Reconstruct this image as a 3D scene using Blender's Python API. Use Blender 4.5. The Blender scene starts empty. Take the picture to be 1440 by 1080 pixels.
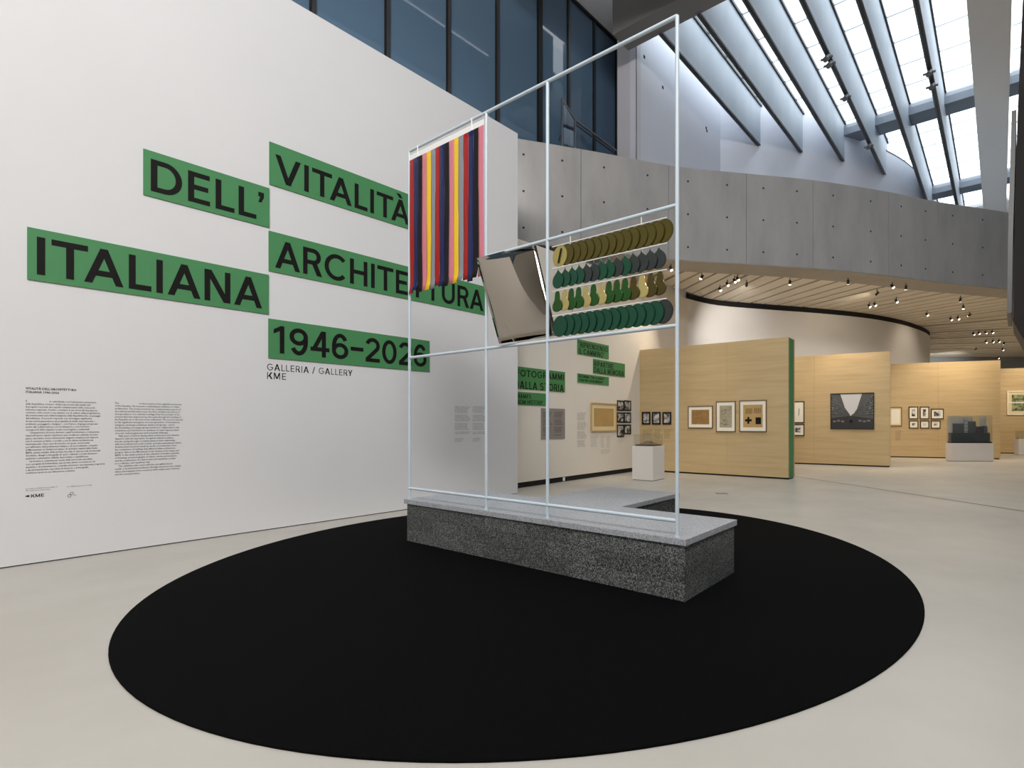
import bpy, bmesh, math, random
from mathutils import Vector, Matrix
random.seed(4)
SC = bpy.context.scene
COL = SC.collection

# ------------------------------------------------------------------ camera
CX, HY, F = 872.0, 594.0, 733.0          # principal point and focal length in pixels of a 1440x1080 frame
EYE = 1.5
cd = bpy.data.cameras.new('camera')
cd.sensor_fit = 'HORIZONTAL'; cd.sensor_width = 36
cd.lens = F / 1440 * 36
cd.shift_x = (720 - CX) / 1440
cd.shift_y = (HY - 540) / 1440
cd.clip_start = 0.05; cd.clip_end = 300
cam = bpy.data.objects.new('camera', cd); COL.objects.link(cam)
cam.location = (0, 0, EYE); cam.rotation_euler = (math.pi / 2, 0, 0)
SC.camera = cam

# ------------------------------------------------------------------ sky, exposure
w = bpy.data.worlds.new('overcast_sky'); SC.world = w; w.use_nodes = True
bg = w.node_tree.nodes['Background']
bg.inputs[0].default_value = (0.93, 0.965, 1.0, 1)
bg.inputs[1].default_value = 3.6
SC.view_settings.view_transform = 'Standard'
SC.view_settings.look = 'None'
SC.view_settings.gamma = 1
SC.view_settings.use_curve_mapping = False
SC.view_settings.exposure = 0.0
SC.cycles.use_denoising = True
SC.cycles.max_bounces = 10
SC.cycles.diffuse_bounces = 6
SC.cycles.glossy_bounces = 4
SC.cycles.transparent_max_bounces = 12
SC.cycles.sample_clamp_indirect = 8
SC.cycles.caustics_reflective = False
SC.cycles.caustics_refractive = False

# gallery spotlights: (x, y, z), target, watts, cone; those under the soffit get a lamp body further down
WARM = (1.0, 0.86, 0.68)
GALLERY_LIGHTS = []
def gallery_light(p, t, watt, ang=70, col=WARM, blend=0.9):
    L = bpy.data.lights.new('gallery_spot', 'SPOT'); L.energy = watt; L.color = col
    L.spot_size = math.radians(ang); L.spot_blend = blend; L.shadow_soft_size = 0.12
    o = bpy.data.objects.new('gallery_spot', L); COL.objects.link(o)
    o.location = p; d = Vector(t) - Vector(p)
    o.rotation_euler = d.to_track_quat('-Z', 'Y').to_euler()
    GALLERY_LIGHTS.append((p, t))
gallery_light((-0.6, 9.6, 13.9), (-0.5, 14.6, 1.8), 2000, 22)  # added high spot without a fitting, brightens the rear wall
gallery_light((2.4, 16.2, 6.0), (0.0, 15.2, 1.8), 300, 80)
gallery_light((2.2, 8.8, 13.9), (3.2, 14.5, 1.6), 1500, 20)  # added high spot without a fitting, brightens the near partition
gallery_light((0.6, 9.2, 13.9), (1.6, 15.4, 1.6), 1600, 20)  # second added high spot for the near partition, no fitting
gallery_light((7.4, 16.9, 6.0), (8.0, 18.0, 2.0), 420)
gallery_light((9.6, 17.6, 6.0), (9.6, 19.2, 1.0), 420, 120)  # wide spot added to light the floor and bounce onto the soffit
gallery_light((12.6, 19.4, 6.0), (13.2, 21.9, 1.9), 340)
gallery_light((15.4, 19.6, 6.0), (14.6, 21.4, 1.6), 250)
gallery_light((19.0, 23.2, 6.0), (19.4, 25.0, 2.2), 380)
gallery_light((18.5, 21.5, 6.0), (17.5, 23.0, 0.0), 600, 130)  # wide floor spot added for bounced light on the soffit
gallery_light((5.5, 16.9, 6.0), (5.5, 17.2, 0.0), 420, 140)  # floor spot added to lift the soffit by bounce
gallery_light((13.5, 20.5, 6.0), (13.4, 20.3, 0.0), 600, 140)  # another floor spot added for soffit bounce
gallery_light((4.2, 17.4, 6.0), (4.6, 20.2, 4.4), 260, 100, (1, .94, .88))  # this and the next two are washers added to brighten the curved wall
gallery_light((9.0, 18.6, 6.0), (8.6, 21.6, 4.6), 80, 110)
gallery_light((14.6, 22.2, 6.0), (13.2, 24.2, 4.4), 90, 90)
gallery_light((22.0, 30.0, 5.7), (22.0, 32.5, 0.0), 1500, 110)  # added to brighten the far floor and the soffit above it
gallery_light((22.0, 32.5, 5.2), (22.4, 37.5, 5.0), 500, 70, (1, .97, .95))  # added to lift the dark far wall
gallery_light((24.0, 24.5, 5.9), (24.0, 25.5, 0.0), 900, 140)  # added floor spot at the far right, for bounced light

# soft fill lights added out of view behind the camera to brighten the title wall
def fill_light(p, t, watt, sx, sy, col=(1.0, 0.98, 0.96)):
    L = bpy.data.lights.new('added_fill', 'AREA'); L.energy = watt; L.color = col
    L.shape = 'RECTANGLE'; L.size = sx; L.size_y = sy
    o = bpy.data.objects.new('added_fill', L); COL.objects.link(o); o.location = p
    o.rotation_euler = (Vector(t) - Vector(p)).to_track_quat('-Z', 'Y').to_euler()
fill_light((-2.6, -5.0, 11.5), (-7.4, 4.0, 3.6), 800, 5, 2)
fill_light((0.8, -4.6, 11.2), (-4.2, 7.8, 3.8), 900, 5, 2)
# unseen uplights added over the walkway to brighten the ceiling boards and beam
fill_light((-2.95, 11.9, 6.6), (-2.9, 12.2, 14.0), 28, 0.35, 0.35)
fill_light((-4.65, 9.55, 6.6), (-4.6, 9.7, 14.0), 45, 0.35, 0.35)

# ------------------------------------------------------------------ colour and materials
def lin(c):
    def f(v):
        v /= 255.0
        return v / 12.92 if v <= 0.04045 else ((v + 0.055) / 1.055) ** 2.4
    return (f(c[0]), f(c[1]), f(c[2]), 1.0)

MATS = {}
def mat(name, rgb, rough=0.6, metal=0.0, spec=0.5, var=0.0, vscale=3.0, rgb2=None, bump=0.0, bscale=60.0,
        stretch=None, detail=4.0, rvar=0.0):
    """principled material; var mixes towards rgb2 with noise of scale vscale (object space metres), bump adds fine relief"""
    if name in MATS: return MATS[name]
    m = bpy.data.materials.new(name); m.use_nodes = True
    nt = m.node_tree; b = nt.nodes['Principled BSDF']
    b.inputs['Base Color'].default_value = lin(rgb)
    b.inputs['Roughness'].default_value = rough
    b.inputs['Metallic'].default_value = metal
    b.inputs['Specular IOR Level'].default_value = spec
    if var or bump or rvar:
        tc = nt.nodes.new('ShaderNodeTexCoord')
        mp = nt.nodes.new('ShaderNodeMapping')
        geo = nt.nodes.new('ShaderNodeNewGeometry')
        nt.links.new(geo.outputs['Position'], mp.inputs['Vector'])
        if stretch: mp.inputs['Scale'].default_value = stretch
    if var or rvar:
        n = nt.nodes.new('ShaderNodeTexNoise'); n.inputs['Scale'].default_value = vscale
        n.inputs['Detail'].default_value = detail; n.inputs['Roughness'].default_value = 0.6
        nt.links.new(mp.outputs[0], n.inputs['Vector'])
        r = nt.nodes.new('ShaderNodeMapRange')
        r.inputs['From Min'].default_value = 0.3; r.inputs['From Max'].default_value = 0.7
        nt.links.new(n.outputs['Fac'], r.inputs['Value'])
        if var:
            mx = nt.nodes.new('ShaderNodeMix'); mx.data_type = 'RGBA'
            mx.inputs['A'].default_value = lin(rgb); mx.inputs['B'].default_value = lin(rgb2 or rgb)
            r2 = nt.nodes.new('ShaderNodeMath'); r2.operation = 'MULTIPLY'; r2.inputs[1].default_value = var
            nt.links.new(r.outputs[0], r2.inputs[0]); nt.links.new(r2.outputs[0], mx.inputs['Factor'])
            nt.links.new(mx.outputs['Result'], b.inputs['Base Color'])
        if rvar:
            r3 = nt.nodes.new('ShaderNodeMapRange')
            r3.inputs['To Min'].default_value = rough - rvar; r3.inputs['To Max'].default_value = rough + rvar
            nt.links.new(r.outputs[0], r3.inputs['Value']); nt.links.new(r3.outputs[0], b.inputs['Roughness'])
    if bump:
        n2 = nt.nodes.new('ShaderNodeTexNoise'); n2.inputs['Scale'].default_value = bscale; n2.inputs['Detail'].default_value = 3
        nt.links.new(mp.outputs[0], n2.inputs['Vector'])
        bp = nt.nodes.new('ShaderNodeBump'); bp.inputs['Strength'].default_value = bump; bp.inputs['Distance'].default_value = 0.01
        nt.links.new(n2.outputs['Fac'], bp.inputs['Height']); nt.links.new(bp.outputs[0], b.inputs['Normal'])
    MATS[name] = m
    return m

def speckle(name, dark, mid, light, scale, rough, lightness=0.5):
    """granite: three tones of crystals from a voronoi and a noise"""
    m = bpy.data.materials.new(name); m.use_nodes = True
    nt = m.node_tree; b = nt.nodes['Principled BSDF']
    geo = nt.nodes.new('ShaderNodeNewGeometry')
    v = nt.nodes.new('ShaderNodeTexVoronoi'); v.inputs['Scale'].default_value = scale
    n = nt.nodes.new('ShaderNodeTexNoise'); n.inputs['Scale'].default_value = scale * 0.45; n.inputs['Detail'].default_value = 5
    nt.links.new(geo.outputs['Position'], v.inputs['Vector']); nt.links.new(geo.outputs['Position'], n.inputs['Vector'])
    a = nt.nodes.new('ShaderNodeSeparateColor'); nt.links.new(v.outputs['Color'], a.inputs[0])
    s = nt.nodes.new('ShaderNodeMath'); s.operation = 'ADD'
    nt.links.new(a.outputs[0], s.inputs[0]); nt.links.new(n.outputs['Fac'], s.inputs[1])
    h = nt.nodes.new('ShaderNodeMath'); h.operation = 'MULTIPLY'; h.inputs[1].default_value = 0.5
    nt.links.new(s.outputs[0], h.inputs[0])
    r = nt.nodes.new('ShaderNodeValToRGB'); e = r.color_ramp.elements
    e[0].position = lightness - 0.22; e[0].color = lin(dark); e[1].position = lightness + 0.22; e[1].color = lin(light)
    k = r.color_ramp.elements.new(lightness); k.color = lin(mid)
    nt.links.new(h.outputs[0], r.inputs[0]); nt.links.new(r.outputs[0], b.inputs['Base Color'])
    b.inputs['Roughness'].default_value = rough
    MATS[name] = m
    return m

def clear(name, tint, gloss=0.06, haze=0.0):
    """thin clear sheet: mostly straight-through, some mirror reflection, optionally a little milky"""
    m = bpy.data.materials.new(name); m.use_nodes = True
    nt = m.node_tree; nt.nodes.remove(nt.nodes['Principled BSDF']); out = nt.nodes['Material Output']
    t = nt.nodes.new('ShaderNodeBsdfTransparent'); t.inputs[0].default_value = tint
    g = nt.nodes.new('ShaderNodeBsdfGlossy'); g.inputs['Roughness'].default_value = 0.03
    x = nt.nodes.new('ShaderNodeMixShader'); x.inputs[0].default_value = gloss
    nt.links.new(t.outputs[0], x.inputs[1]); nt.links.new(g.outputs[0], x.inputs[2])
    last = x
    if haze:
        d = nt.nodes.new('ShaderNodeBsdfTranslucent'); d.inputs[0].default_value = (0.9, 0.95, 1, 1)
        y = nt.nodes.new('ShaderNodeMixShader'); y.inputs[0].default_value = haze
        nt.links.new(x.outputs[0], y.inputs[1]); nt.links.new(d.outputs[0], y.inputs[2]); last = y
    nt.links.new(last.outputs[0], out.inputs[0])
    MATS[name] = m
    return m

def photo_print(name, scale, dark, light, seed=0.0, bias=0.5):
    """a small printed photograph: blotches of grey at picture scale"""
    m = bpy.data.materials.new(name); m.use_nodes = True
    nt = m.node_tree; b = nt.nodes['Principled BSDF']
    geo = nt.nodes.new('ShaderNodeNewGeometry')
    mp = nt.nodes.new('ShaderNodeMapping'); mp.inputs['Location'].default_value = (seed, seed * 1.7, 0)
    nt.links.new(geo.outputs['Position'], mp.inputs['Vector'])
    n = nt.nodes.new('ShaderNodeTexNoise'); n.inputs['Scale'].default_value = scale; n.inputs['Detail'].default_value = 6
    nt.links.new(mp.outputs[0], n.inputs['Vector'])
    r = nt.nodes.new('ShaderNodeValToRGB'); e = r.color_ramp.elements
    e[0].position = bias - 0.12; e[0].color = lin(dark); e[1].position = bias + 0.12; e[1].color = lin(light)
    nt.links.new(n.outputs['Fac'], r.inputs[0]); nt.links.new(r.outputs[0], b.inputs['Base Color'])
    b.inputs['Roughness'].default_value = 0.5
    MATS[name] = m
    return m

M_WALL = mat('white_plaster', (226, 225, 226), 0.75, var=0.5, vscale=0.5, rgb2=(220, 219, 220), bump=0.03, bscale=90)
M_WALLG = mat('grey_white_plaster', (228, 226, 224), 0.75, var=0.5, vscale=0.6, rgb2=(220, 218, 216), bump=0.03)
M_UPPER = mat('pale_board', (222, 223, 230), 0.7, var=0.4, vscale=0.7, rgb2=(212, 214, 224))
M_FLOOR = mat('polished_screed', (189, 184, 175), 0.36, var=0.8, vscale=0.55, rgb2=(171, 165, 155), detail=8, rvar=0.06, spec=0.45)
M_BLACK = mat('black', (16, 16, 17), 0.6)
M_GAP = mat('shadow_gap_black', (10, 9, 9), 0.8)
M_CARPET = mat('black_carpet', (7, 7, 8), 0.95, spec=0.06, var=0.6, vscale=40, rgb2=(10, 10, 11), bump=0.5, bscale=400)
M_GRANITE = speckle('dark_granite', (18, 20, 20), (58, 61, 60), (146, 150, 148), 170, 0.5, 0.53)
M_GRANITE2 = speckle('dark_granite_lighter', (22, 24, 24), (66, 69, 68), (158, 162, 160), 170, 0.5, 0.52)
M_GRTOP = speckle('grey_granite_slab', (132, 135, 140), (162, 165, 170), (186, 189, 194), 150, 0.38, 0.5)
M_TUBE = mat('pale_blue_paint', (200, 213, 222), 0.35)
M_WHITE = mat('white_paint', (232, 232, 230), 0.45)
M_GREEN = mat('green_board', (72, 138, 86), 0.6)
M_GREEND = mat('green_board_gallery', (66, 130, 74), 0.6)
M_INK = mat('black_vinyl', (22, 19, 18), 0.6, spec=0.2)
M_TEXT = mat('small_black_lettering', (52, 50, 50), 0.6)
M_TEXTG = mat('grey_lettering', (128, 124, 121), 0.6)
M_CONC = mat('raw_concrete', (176, 173, 170), 0.7, var=0.9, vscale=0.9, rgb2=(154, 152, 150), bump=0.08, bscale=25, stretch=(1.6, 1.6, 0.5), detail=8)
M_CONCL = mat('pale_concrete_lip', (176, 170, 158), 0.75, var=0.6, vscale=1.5, rgb2=(160, 154, 144), detail=7)
M_HOLE = mat('tie_hole_dark', (52, 50, 49), 0.9)
M_FIN = mat('fin_grey_board', (186, 193, 200), 0.55, var=0.9, vscale=0.8, rgb2=(166, 174, 183), stretch=(1, 1, 0.35), detail=8)
M_FINEDGE = mat('fin_edge_grey', (98, 98, 101), 0.5)
M_TRACK = mat('dark_track', (44, 44, 47), 0.45)
M_BEAM = mat('grey_beam', (122, 118, 115), 0.6)
M_BEAMB = mat('blue_grey_beam', (118, 126, 136), 0.4)
M_BAND = mat('pale_grey_beam', (244, 242, 241), 0.6)
M_CEIL = mat('grey_ceiling_board', (228, 226, 227), 0.7)
M_FACADE = mat('dark_blue_glass', (88, 112, 134), 0.04, spec=0.5)
M_MULL = mat('dark_mullion', (58, 56, 56), 0.4)
M_MULLB = mat('black_mullion', (24, 23, 24), 0.5)
M_SOFF = mat('soffit_board', (230, 222, 206), 0.6, var=0.6, vscale=0.7, rgb2=(218, 208, 190))
M_PLY = mat('pale_wood_panel', (198, 174, 132), 0.5, var=0.9, vscale=1.3, rgb2=(182, 156, 112), stretch=(0.5, 0.5, 7), detail=7)
M_STEEL = mat('brushed_steel', (150, 150, 152), 0.28, metal=1.0)
M_MIRROR = mat('mirror_steel', (150, 142, 130), 0.03, metal=1.0)
M_WOODF = mat('brown_wood_frame', (112, 84, 56), 0.5)
M_WOODL = mat('light_wood_frame', (190, 158, 104), 0.5)
M_MOUNT = mat('cream_mount', (238, 232, 216), 0.7)
M_MOUNTC = mat('warm_cream_mount', (226, 208, 166), 0.7)
M_KRAFT = mat('tan_drawing_paper', (190, 156, 98), 0.7, var=0.7, vscale=3, rgb2=(178, 142, 84))
M_TAN2 = mat('brown_drawing_paper', (164, 124, 70), 0.7, var=0.8, vscale=9, rgb2=(140, 104, 58))
M_GREYP = mat('grey_drawing_paper', (176, 168, 138), 0.7, var=0.8, vscale=9, rgb2=(150, 144, 122))
M_GREYB = mat('grey_text_board', (142, 135, 130), 0.6)
M_ACRY = clear('clear_acrylic', (0.96, 0.97, 0.96, 1), 0.07)
M_GLAZ = clear('skylight_glass', (0.93, 0.96, 0.98, 1), 0.04, 0.10)
M_BOX = mat('white_plinth_paint', (222, 218, 214), 0.5)
M_MODEL = mat('brown_relief_model', (88, 66, 48), 0.7, var=0.8, vscale=14, rgb2=(120, 96, 70))
M_SLATE = mat('slate_model_base', (40, 54, 62), 0.4)
M_TOWER = mat('grey_model_tower', (92, 94, 104), 0.35)
M_STAIR = mat('black_stair_lacquer', (46, 41, 40), 0.6)
M_STAIRE = mat('grey_stair_edge', (98, 96, 94), 0.4)
def lampmat():
    m = bpy.data.materials.new('lit_lamp_face'); m.use_nodes = True
    b = m.node_tree.nodes['Principled BSDF']
    b.inputs['Emission Color'].default_value = (1, 0.86, 0.66, 1); b.inputs['Emission Strength'].default_value = 12
    return m
M_LAMP = lampmat()

# ------------------------------------------------------------------ mesh helpers
class MB:
    def __init__(s): s.v = []; s.f = []; s.mi = []
    def add(s, vs, fs, mi=0):
        o = len(s.v); s.v += [tuple(p) for p in vs]; s.f += [tuple(i + o for i in q) for q in fs]; s.mi += [mi] * len(fs); return s
    def hexa(s, p, mi=0):            # 4 bottom then 4 top corners, both counter-clockwise seen from outside the top
        return s.add(p, [(3, 2, 1, 0), (4, 5, 6, 7), (0, 1, 5, 4), (1, 2, 6, 5), (2, 3, 7, 6), (3, 0, 4, 7)], mi)
    def box(s, x0, x1, y0, y1, z0, z1, mi=0):
        return s.hexa([(x0, y0, z0), (x1, y0, z0), (x1, y1, z0), (x0, y1, z0), (x0, y0, z1), (x1, y0, z1), (x1, y1, z1), (x0, y1, z1)], mi)
    def prism(s, poly, z0, z1, mi=0):  # poly: list of (x, y)
        n = len(poly); b = [(x, y, z0) for x, y in poly] + [(x, y, z1) for x, y in poly]
        fs = [tuple(range(n - 1, -1, -1)), tuple(range(n, 2 * n))] + [(i, (i + 1) % n, (i + 1) % n + n, i + n) for i in range(n)]
        return s.add(b, fs, mi)
    def tube(s, a, b, r, n=12, mi=0):
        a, b = Vector(a), Vector(b); d = (b - a).normalized()
        u = d.orthogonal().normalized(); v = d.cross(u)
        ring = [(math.cos(2 * math.pi * k / n), math.sin(2 * math.pi * k / n)) for k in range(n)]
        vs = [a + (u * c + v * q) * r for c, q in ring] + [b + (u * c + v * q) * r for c, q in ring]
        return s.add(vs, [(i, (i + 1) % n, (i + 1) % n + n, i + n) for i in range(n)] + [tuple(range(n - 1, -1, -1)), tuple(range(n, 2 * n))], mi)
    def build(s, name, mats, parent=None, smooth=False, bevel=0.0, normals=True):
        me = bpy.data.meshes.new(name); me.from_pydata(s.v, [], s.f); me.update()
        for m in (mats if isinstance(mats, (list, tuple)) else [mats]): me.materials.append(m)
        if any(s.mi): me.polygons.foreach_set('material_index', s.mi)
        if normals:
            bm = bmesh.new(); bm.from_mesh(me); bmesh.ops.recalc_face_normals(bm, faces=bm.faces); bm.to_mesh(me); bm.free()
        if smooth:
            me.polygons.foreach_set('use_smooth', [True] * len(me.polygons)); me.set_sharp_from_angle(angle=math.radians(40))
        return link(name, me, parent, bevel)

def link(name, me, parent=None, bevel=0.0):
    o = bpy.data.objects.new(name, me); COL.objects.link(o)
    if parent is not None: adopt(o, parent)
    if bevel:
        b = o.modifiers.new('bevel', 'BEVEL'); b.width = bevel; b.segments = 2; b.limit_method = 'ANGLE'
    return o
def world_of(o):
    m = Matrix.LocRotScale(o.location, o.rotation_euler, o.scale)
    return world_of(o.parent) @ o.matrix_parent_inverse @ m if o.parent else m
def adopt(o, parent):                 # geometry stays where it was built
    o.parent = parent; o.matrix_parent_inverse = world_of(parent).inverted()
def tag(o, label, cat, group=None):
    o['label'] = label; o['category'] = cat
    if group: o['group'] = group
    return o
def thing(name, label, cat, loc, group=None):
    o = bpy.data.objects.new(name, None); COL.objects.link(o); o.location = loc; o.empty_display_size = 0.1
    return tag(o, label, cat, group)
def setting(name, loc=(0, 0, 0)):
    o = bpy.data.objects.new(name, None); COL.objects.link(o); o.location = loc; o['kind'] = 'structure'; return o
def struct(o):
    o['kind'] = 'structure'; return o

# vertical planes of the room: origin on the floor, unit direction to the right as seen, normal to the viewer's side
class Plane:
    def __init__(s, p, d):
        s.p = Vector((p[0], p[1], 0)); l = math.hypot(*d); s.d = Vector((d[0] / l, d[1] / l, 0)); s.n = Vector((s.d.y, -s.d.x, 0))
    def at(s, a, z, off=0.0):
        q = s.p + s.d * a + s.n * off; return Vector((q.x, q.y, z))
    def measure(s, x, y):             # where the sight line of a photo point meets the plane: distance along it, height
        r = (x - CX) / F
        a = (r * s.p.y - s.p.x) / (s.d.x - r * s.d.y); Y = s.p.y + s.d.y * a
        return a, EYE + (HY - y) / F * Y
    def box(s, mb, a0, a1, z0, z1, o0, o1, mi=0):
        lo, hi = min(o0, o1), max(o0, o1)
        P = lambda a, z, o: s.at(a, z, o)
        return mb.hexa([P(a0, z0, hi), P(a1, z0, hi), P(a1, z0, lo), P(a0, z0, lo), P(a0, z1, hi), P(a1, z1, hi), P(a1, z1, lo), P(a0, z1, lo)], mi)
    def rect(s, x0, y0, x1, y1):      # a rectangle on the plane from the photo's box (heights taken at the middle)
        xm, ym = (x0 + x1) / 2, (y0 + y1) / 2
        return s.measure(x0, ym)[0], s.measure(x1, ym)[0], s.measure(xm, y1)[1], s.measure(xm, y0)[1]
def catmull(pts, n=6):
    out = []
    P = [pts[0]] + list(pts) + [pts[-1]]
    for i in range(1, len(P) - 2):
        for k in range(n):
            t = k / n
            c = []
            for j in (0, 1):
                a, b, e, d = P[i - 1][j], P[i][j], P[i + 1][j], P[i + 2][j]
                c.append(0.5 * (2 * b + (e - a) * t + (2 * a - 5 * b + 4 * e - d) * t * t + (3 * b - a - 3 * e + d) * t ** 3))
            out.append(tuple(c))
    out.append(tuple(pts[-1])); return out
def ribbon(pts, thick, z0, z1, mb=None, side=1):
    """a wall of given thickness along a plan curve; thickness goes to the left of the walking direction for side=1"""
    mb = mb or MB(); n = len(pts); off = []
    for i in range(n):
        a = Vector(pts[max(i - 1, 0)]); b = Vector(pts[min(i + 1, n - 1)]); t = (b - a).normalized()
        off.append((pts[i][0] - t.y * thick * side, pts[i][1] + t.x * thick * side))
    vs = []
    for i in range(n): vs += [(*pts[i], z0), (*pts[i], z1), (*off[i], z0), (*off[i], z1)]
    fs = []
    for i in range(n - 1):
        a = 4 * i; b = a + 4
        fs += [(a, b, b + 1, a + 1), (a + 2, a + 3, b + 3, b + 2), (a + 1, b + 1, b + 3, a + 3), (a, a + 2, b + 2, b)]
    fs += [(0, 1, 3, 2), (4 * n - 4, 4 * n - 2, 4 * n - 1, 4 * n - 3)]
    return mb.add(vs, fs)
# ------------------------------------------------------------------ lettering
def arc(cx, cy, rx, ry, a0, a1, n=14):
    return [(cx + rx * math.cos(math.radians(a0 + (a1 - a0) * k / n)), cy + ry * math.sin(math.radians(a0 + (a1 - a0) * k / n))) for k in range(n + 1)]
def S(*p, closed=False): return ('s', list(p), closed)
def Q(*p): return ('q', list(p), False)
def diag(x0, x1, w=18, y0=0, y1=100): return Q((x0, y0), (x0 + w, y0), (x1 + w, y1), (x1, y1))
W = 15.5; h = W / 2
G = {  # capital height 100: advance width, pieces
    'I': (W + 12, [S((6 + h, 0), (6 + h, 100))]),
    'L': (60, [S((6 + h, 100), (6 + h, h), (58, h))]),
    'T': (76, [S((2, 100 - h), (74, 100 - h)), S((38, 0), (38, 99))]),
    'E': (68, [S((62, 100 - h), (6 + h, 100 - h), (6 + h, h), (63, h)), S((7, 51), (58, 51))]),
    'F': (64, [S((60, 100 - h), (6 + h, 100 - h), (6 + h, 0)), S((7, 49), (56, 49))]),
    'D': (86, [S(*([(6 + h, h), (6 + h, 100 - h), (40, 100 - h)] + arc(40, 50, 39 - h + 2, 50 - h, 90, -90) + [(40, h)]), closed=True)]),
    'O': (98, [S(*arc(49, 50, 46 - h, 51 - h, 0, 360, 30)[:-1], closed=True)]),
    'C': (92, [S(*arc(49, 50, 46 - h, 51 - h, 42, 318, 26))]),
    'G': (96, [S(*(arc(49, 50, 46 - h, 51 - h, 42, 345, 26) + [(89 - h, 46)])), S((52, 46), (90, 46))]),
    'U': (84, [S(*([(6 + h, 100), (6 + h, 38)] + arc(42, 38, 36 - h, 38 - h, 180, 360) + [(78 - h, 100)]))]),
    'R': (77, [S(*([(6 + h, 0), (6 + h, 100 - h), (42, 100 - h)] + arc(42, 70, 28 - h, 30 - h, 90, -90) + [(7, 40 + h)])), diag(56, 36, 19, 0, 46)]),
    'P': (72, [S(*([(6 + h, 0), (6 + h, 100 - h), (42, 100 - h)] + arc(42, 69, 29 - h, 31 - h, 90, -90) + [(7, 38 + h)]))]),
    'B': (76, [S(*([(6 + h, h), (6 + h, 100 - h), (40, 100 - h)] + arc(40, 73, 27 - h, 27 - h, 90, -90) + [(7, 46 + h)])), S(*([(6 + h, h), (42, h)] + arc(42, 28, 30 - h, 28 - h, -90, 90)))]),
    'S': (74, [S(*(arc(37, 73, 33 - h, 28 - h, 22, 262, 16) + arc(37, 28, 34 - h, 29 - h, 80, -160, 16)))]),
    'A': (86, [diag(1, 35, 17), diag(68, 34, 17), S((20, 30), (66, 30))]),
    'V': (84, [diag(34, 0, 17), diag(33, 67, 17)]),
    'Y': (80, [Q((31, 0), (48, 0), (48, 44), (31, 44)), diag(31, 1, 18, 40, 100), diag(31, 61, 18, 40, 100)]),
    'N': (84, [S((6 + h, 0), (6 + h, 100)), S((78 - h, 0), (78 - h, 100)), diag(59, 7, 18)]),
    'M': (98, [S((6 + h, 0), (6 + h, 100)), S((92 - h, 0), (92 - h, 100)), diag(40, 7, 17, 8, 100), diag(41, 74, 17, 8, 100)]),
    'H': (84, [S((6 + h, 0), (6 + h, 100)), S((78 - h, 0), (78 - h, 100)), S((8, 51), (76, 51))]),
    'J': (60, [S(*([(54 - h, 100), (54 - h, 30)] + arc(28, 30, 26 - h, 30 - h, 0, -170, 12)))]),
    'K': (78, [S((6 + h, 0), (6 + h, 100)), diag(18, 55, 20, 36, 100), diag(58, 28, 20, 0, 62)]),
    '1': (48, [S((38 - h, 0), (38 - h, 100)), Q((2, 70), (2, 86), (26, 100), (26, 84))]),
    '9': (74, [S(*arc(37, 68, 33 - h, 32 - h, 0, 360, 24)[:-1], closed=True), S(*([(70 - h, 67), (70 - h, 50)] + arc(37, 50, 33 - h, 51 - h, 0, -145, 16)))]),
    '6': (74, [S(*arc(37, 32, 33 - h, 32 - h, 0, 360, 24)[:-1], closed=True), S(*([(4 + h, 33), (4 + h, 50)] + arc(37, 50, 33 - h, 51 - h, 180, 35, 16)))]),
    '4': (76, [S((60 - h, 0), (60 - h, 100)), diag(2, 42, 17, 22, 100), S((2, 22 + h), (74, 22 + h))]),
    '2': (70, [S(*(arc(35, 69, 32 - h, 32 - h, 165, -35, 16) + [(10, h + 3)])), S((4, h), (67, h))]),
    '0': (76, [S(*arc(38, 50, 34 - h, 51 - h, 0, 360, 28)[:-1], closed=True)]),
    '\u2013': (58, [S((2, 47), (56, 47))]),
    '\u2019': (30, [Q((6, 84), (6, 100), (23, 100), (23, 84)), Q((12, 84), (23, 84), (15, 64), (6, 64))]),
    '\u201c': (44, [Q((5, 78), (17, 78), (17, 92), (10, 102)), Q((25, 78), (37, 78), (37, 92), (30, 102))]),
    '\u201d': (44, [Q((5, 100), (17, 100), (17, 88), (9, 76)), Q((25, 100), (37, 100), (37, 88), (29, 76))]),
    '/': (52, [diag(2, 36, 12, -6, 104)]),
    ' ': (32, []),
}
G['\u00c0'] = (86, G['A'][1] + [Q((24, 124), (42, 124), (52, 107), (38, 107))])
KERN = {'TA': -15, 'T\u00c0': -15, 'AT': -13, 'LT': -10, 'AV': -12, 'VI': 2, 'RA': -3, 'L\u2019': -6, 'LY': -10, 'RY': -4, 'AL': 1, 'IA': 1}
def glyph_polys(ch):
    out = []
    for kind, pts, closed in G[ch][1]:
        if kind == 'q': out.append(pts); continue
        pts = [p for k, p in enumerate(pts) if math.dist(p, pts[k - 1]) > 0.05 or (k == 0 and not closed)]
        n = len(pts); L = []; R = []
        for i in range(n):
            p = Vector(pts[i])
            a = Vector(pts[i - 1]) if (i > 0 or closed) else None
            b = Vector(pts[(i + 1) % n]) if (i < n - 1 or closed) else None
            d1 = (p - a).normalized() if a is not None else None
            d2 = (b - p).normalized() if b is not None else None
            if d1 is None: d1 = d2
            if d2 is None: d2 = d1
            n1 = Vector((-d1.y, d1.x)); n2 = Vector((-d2.y, d2.x)); m = n1 + n2
            if m.length < 1e-3: m = n1.copy()
            m.normalize(); k = h / max(0.35, m.dot(n1))
            L.append(p + m * k); R.append(p - m * k)
        rng = range(n) if closed else range(n - 1)
        for i in rng:
            j = (i + 1) % n; out.append([tuple(R[i]), tuple(R[j]), tuple(L[j]), tuple(L[i])])
    return out
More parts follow.
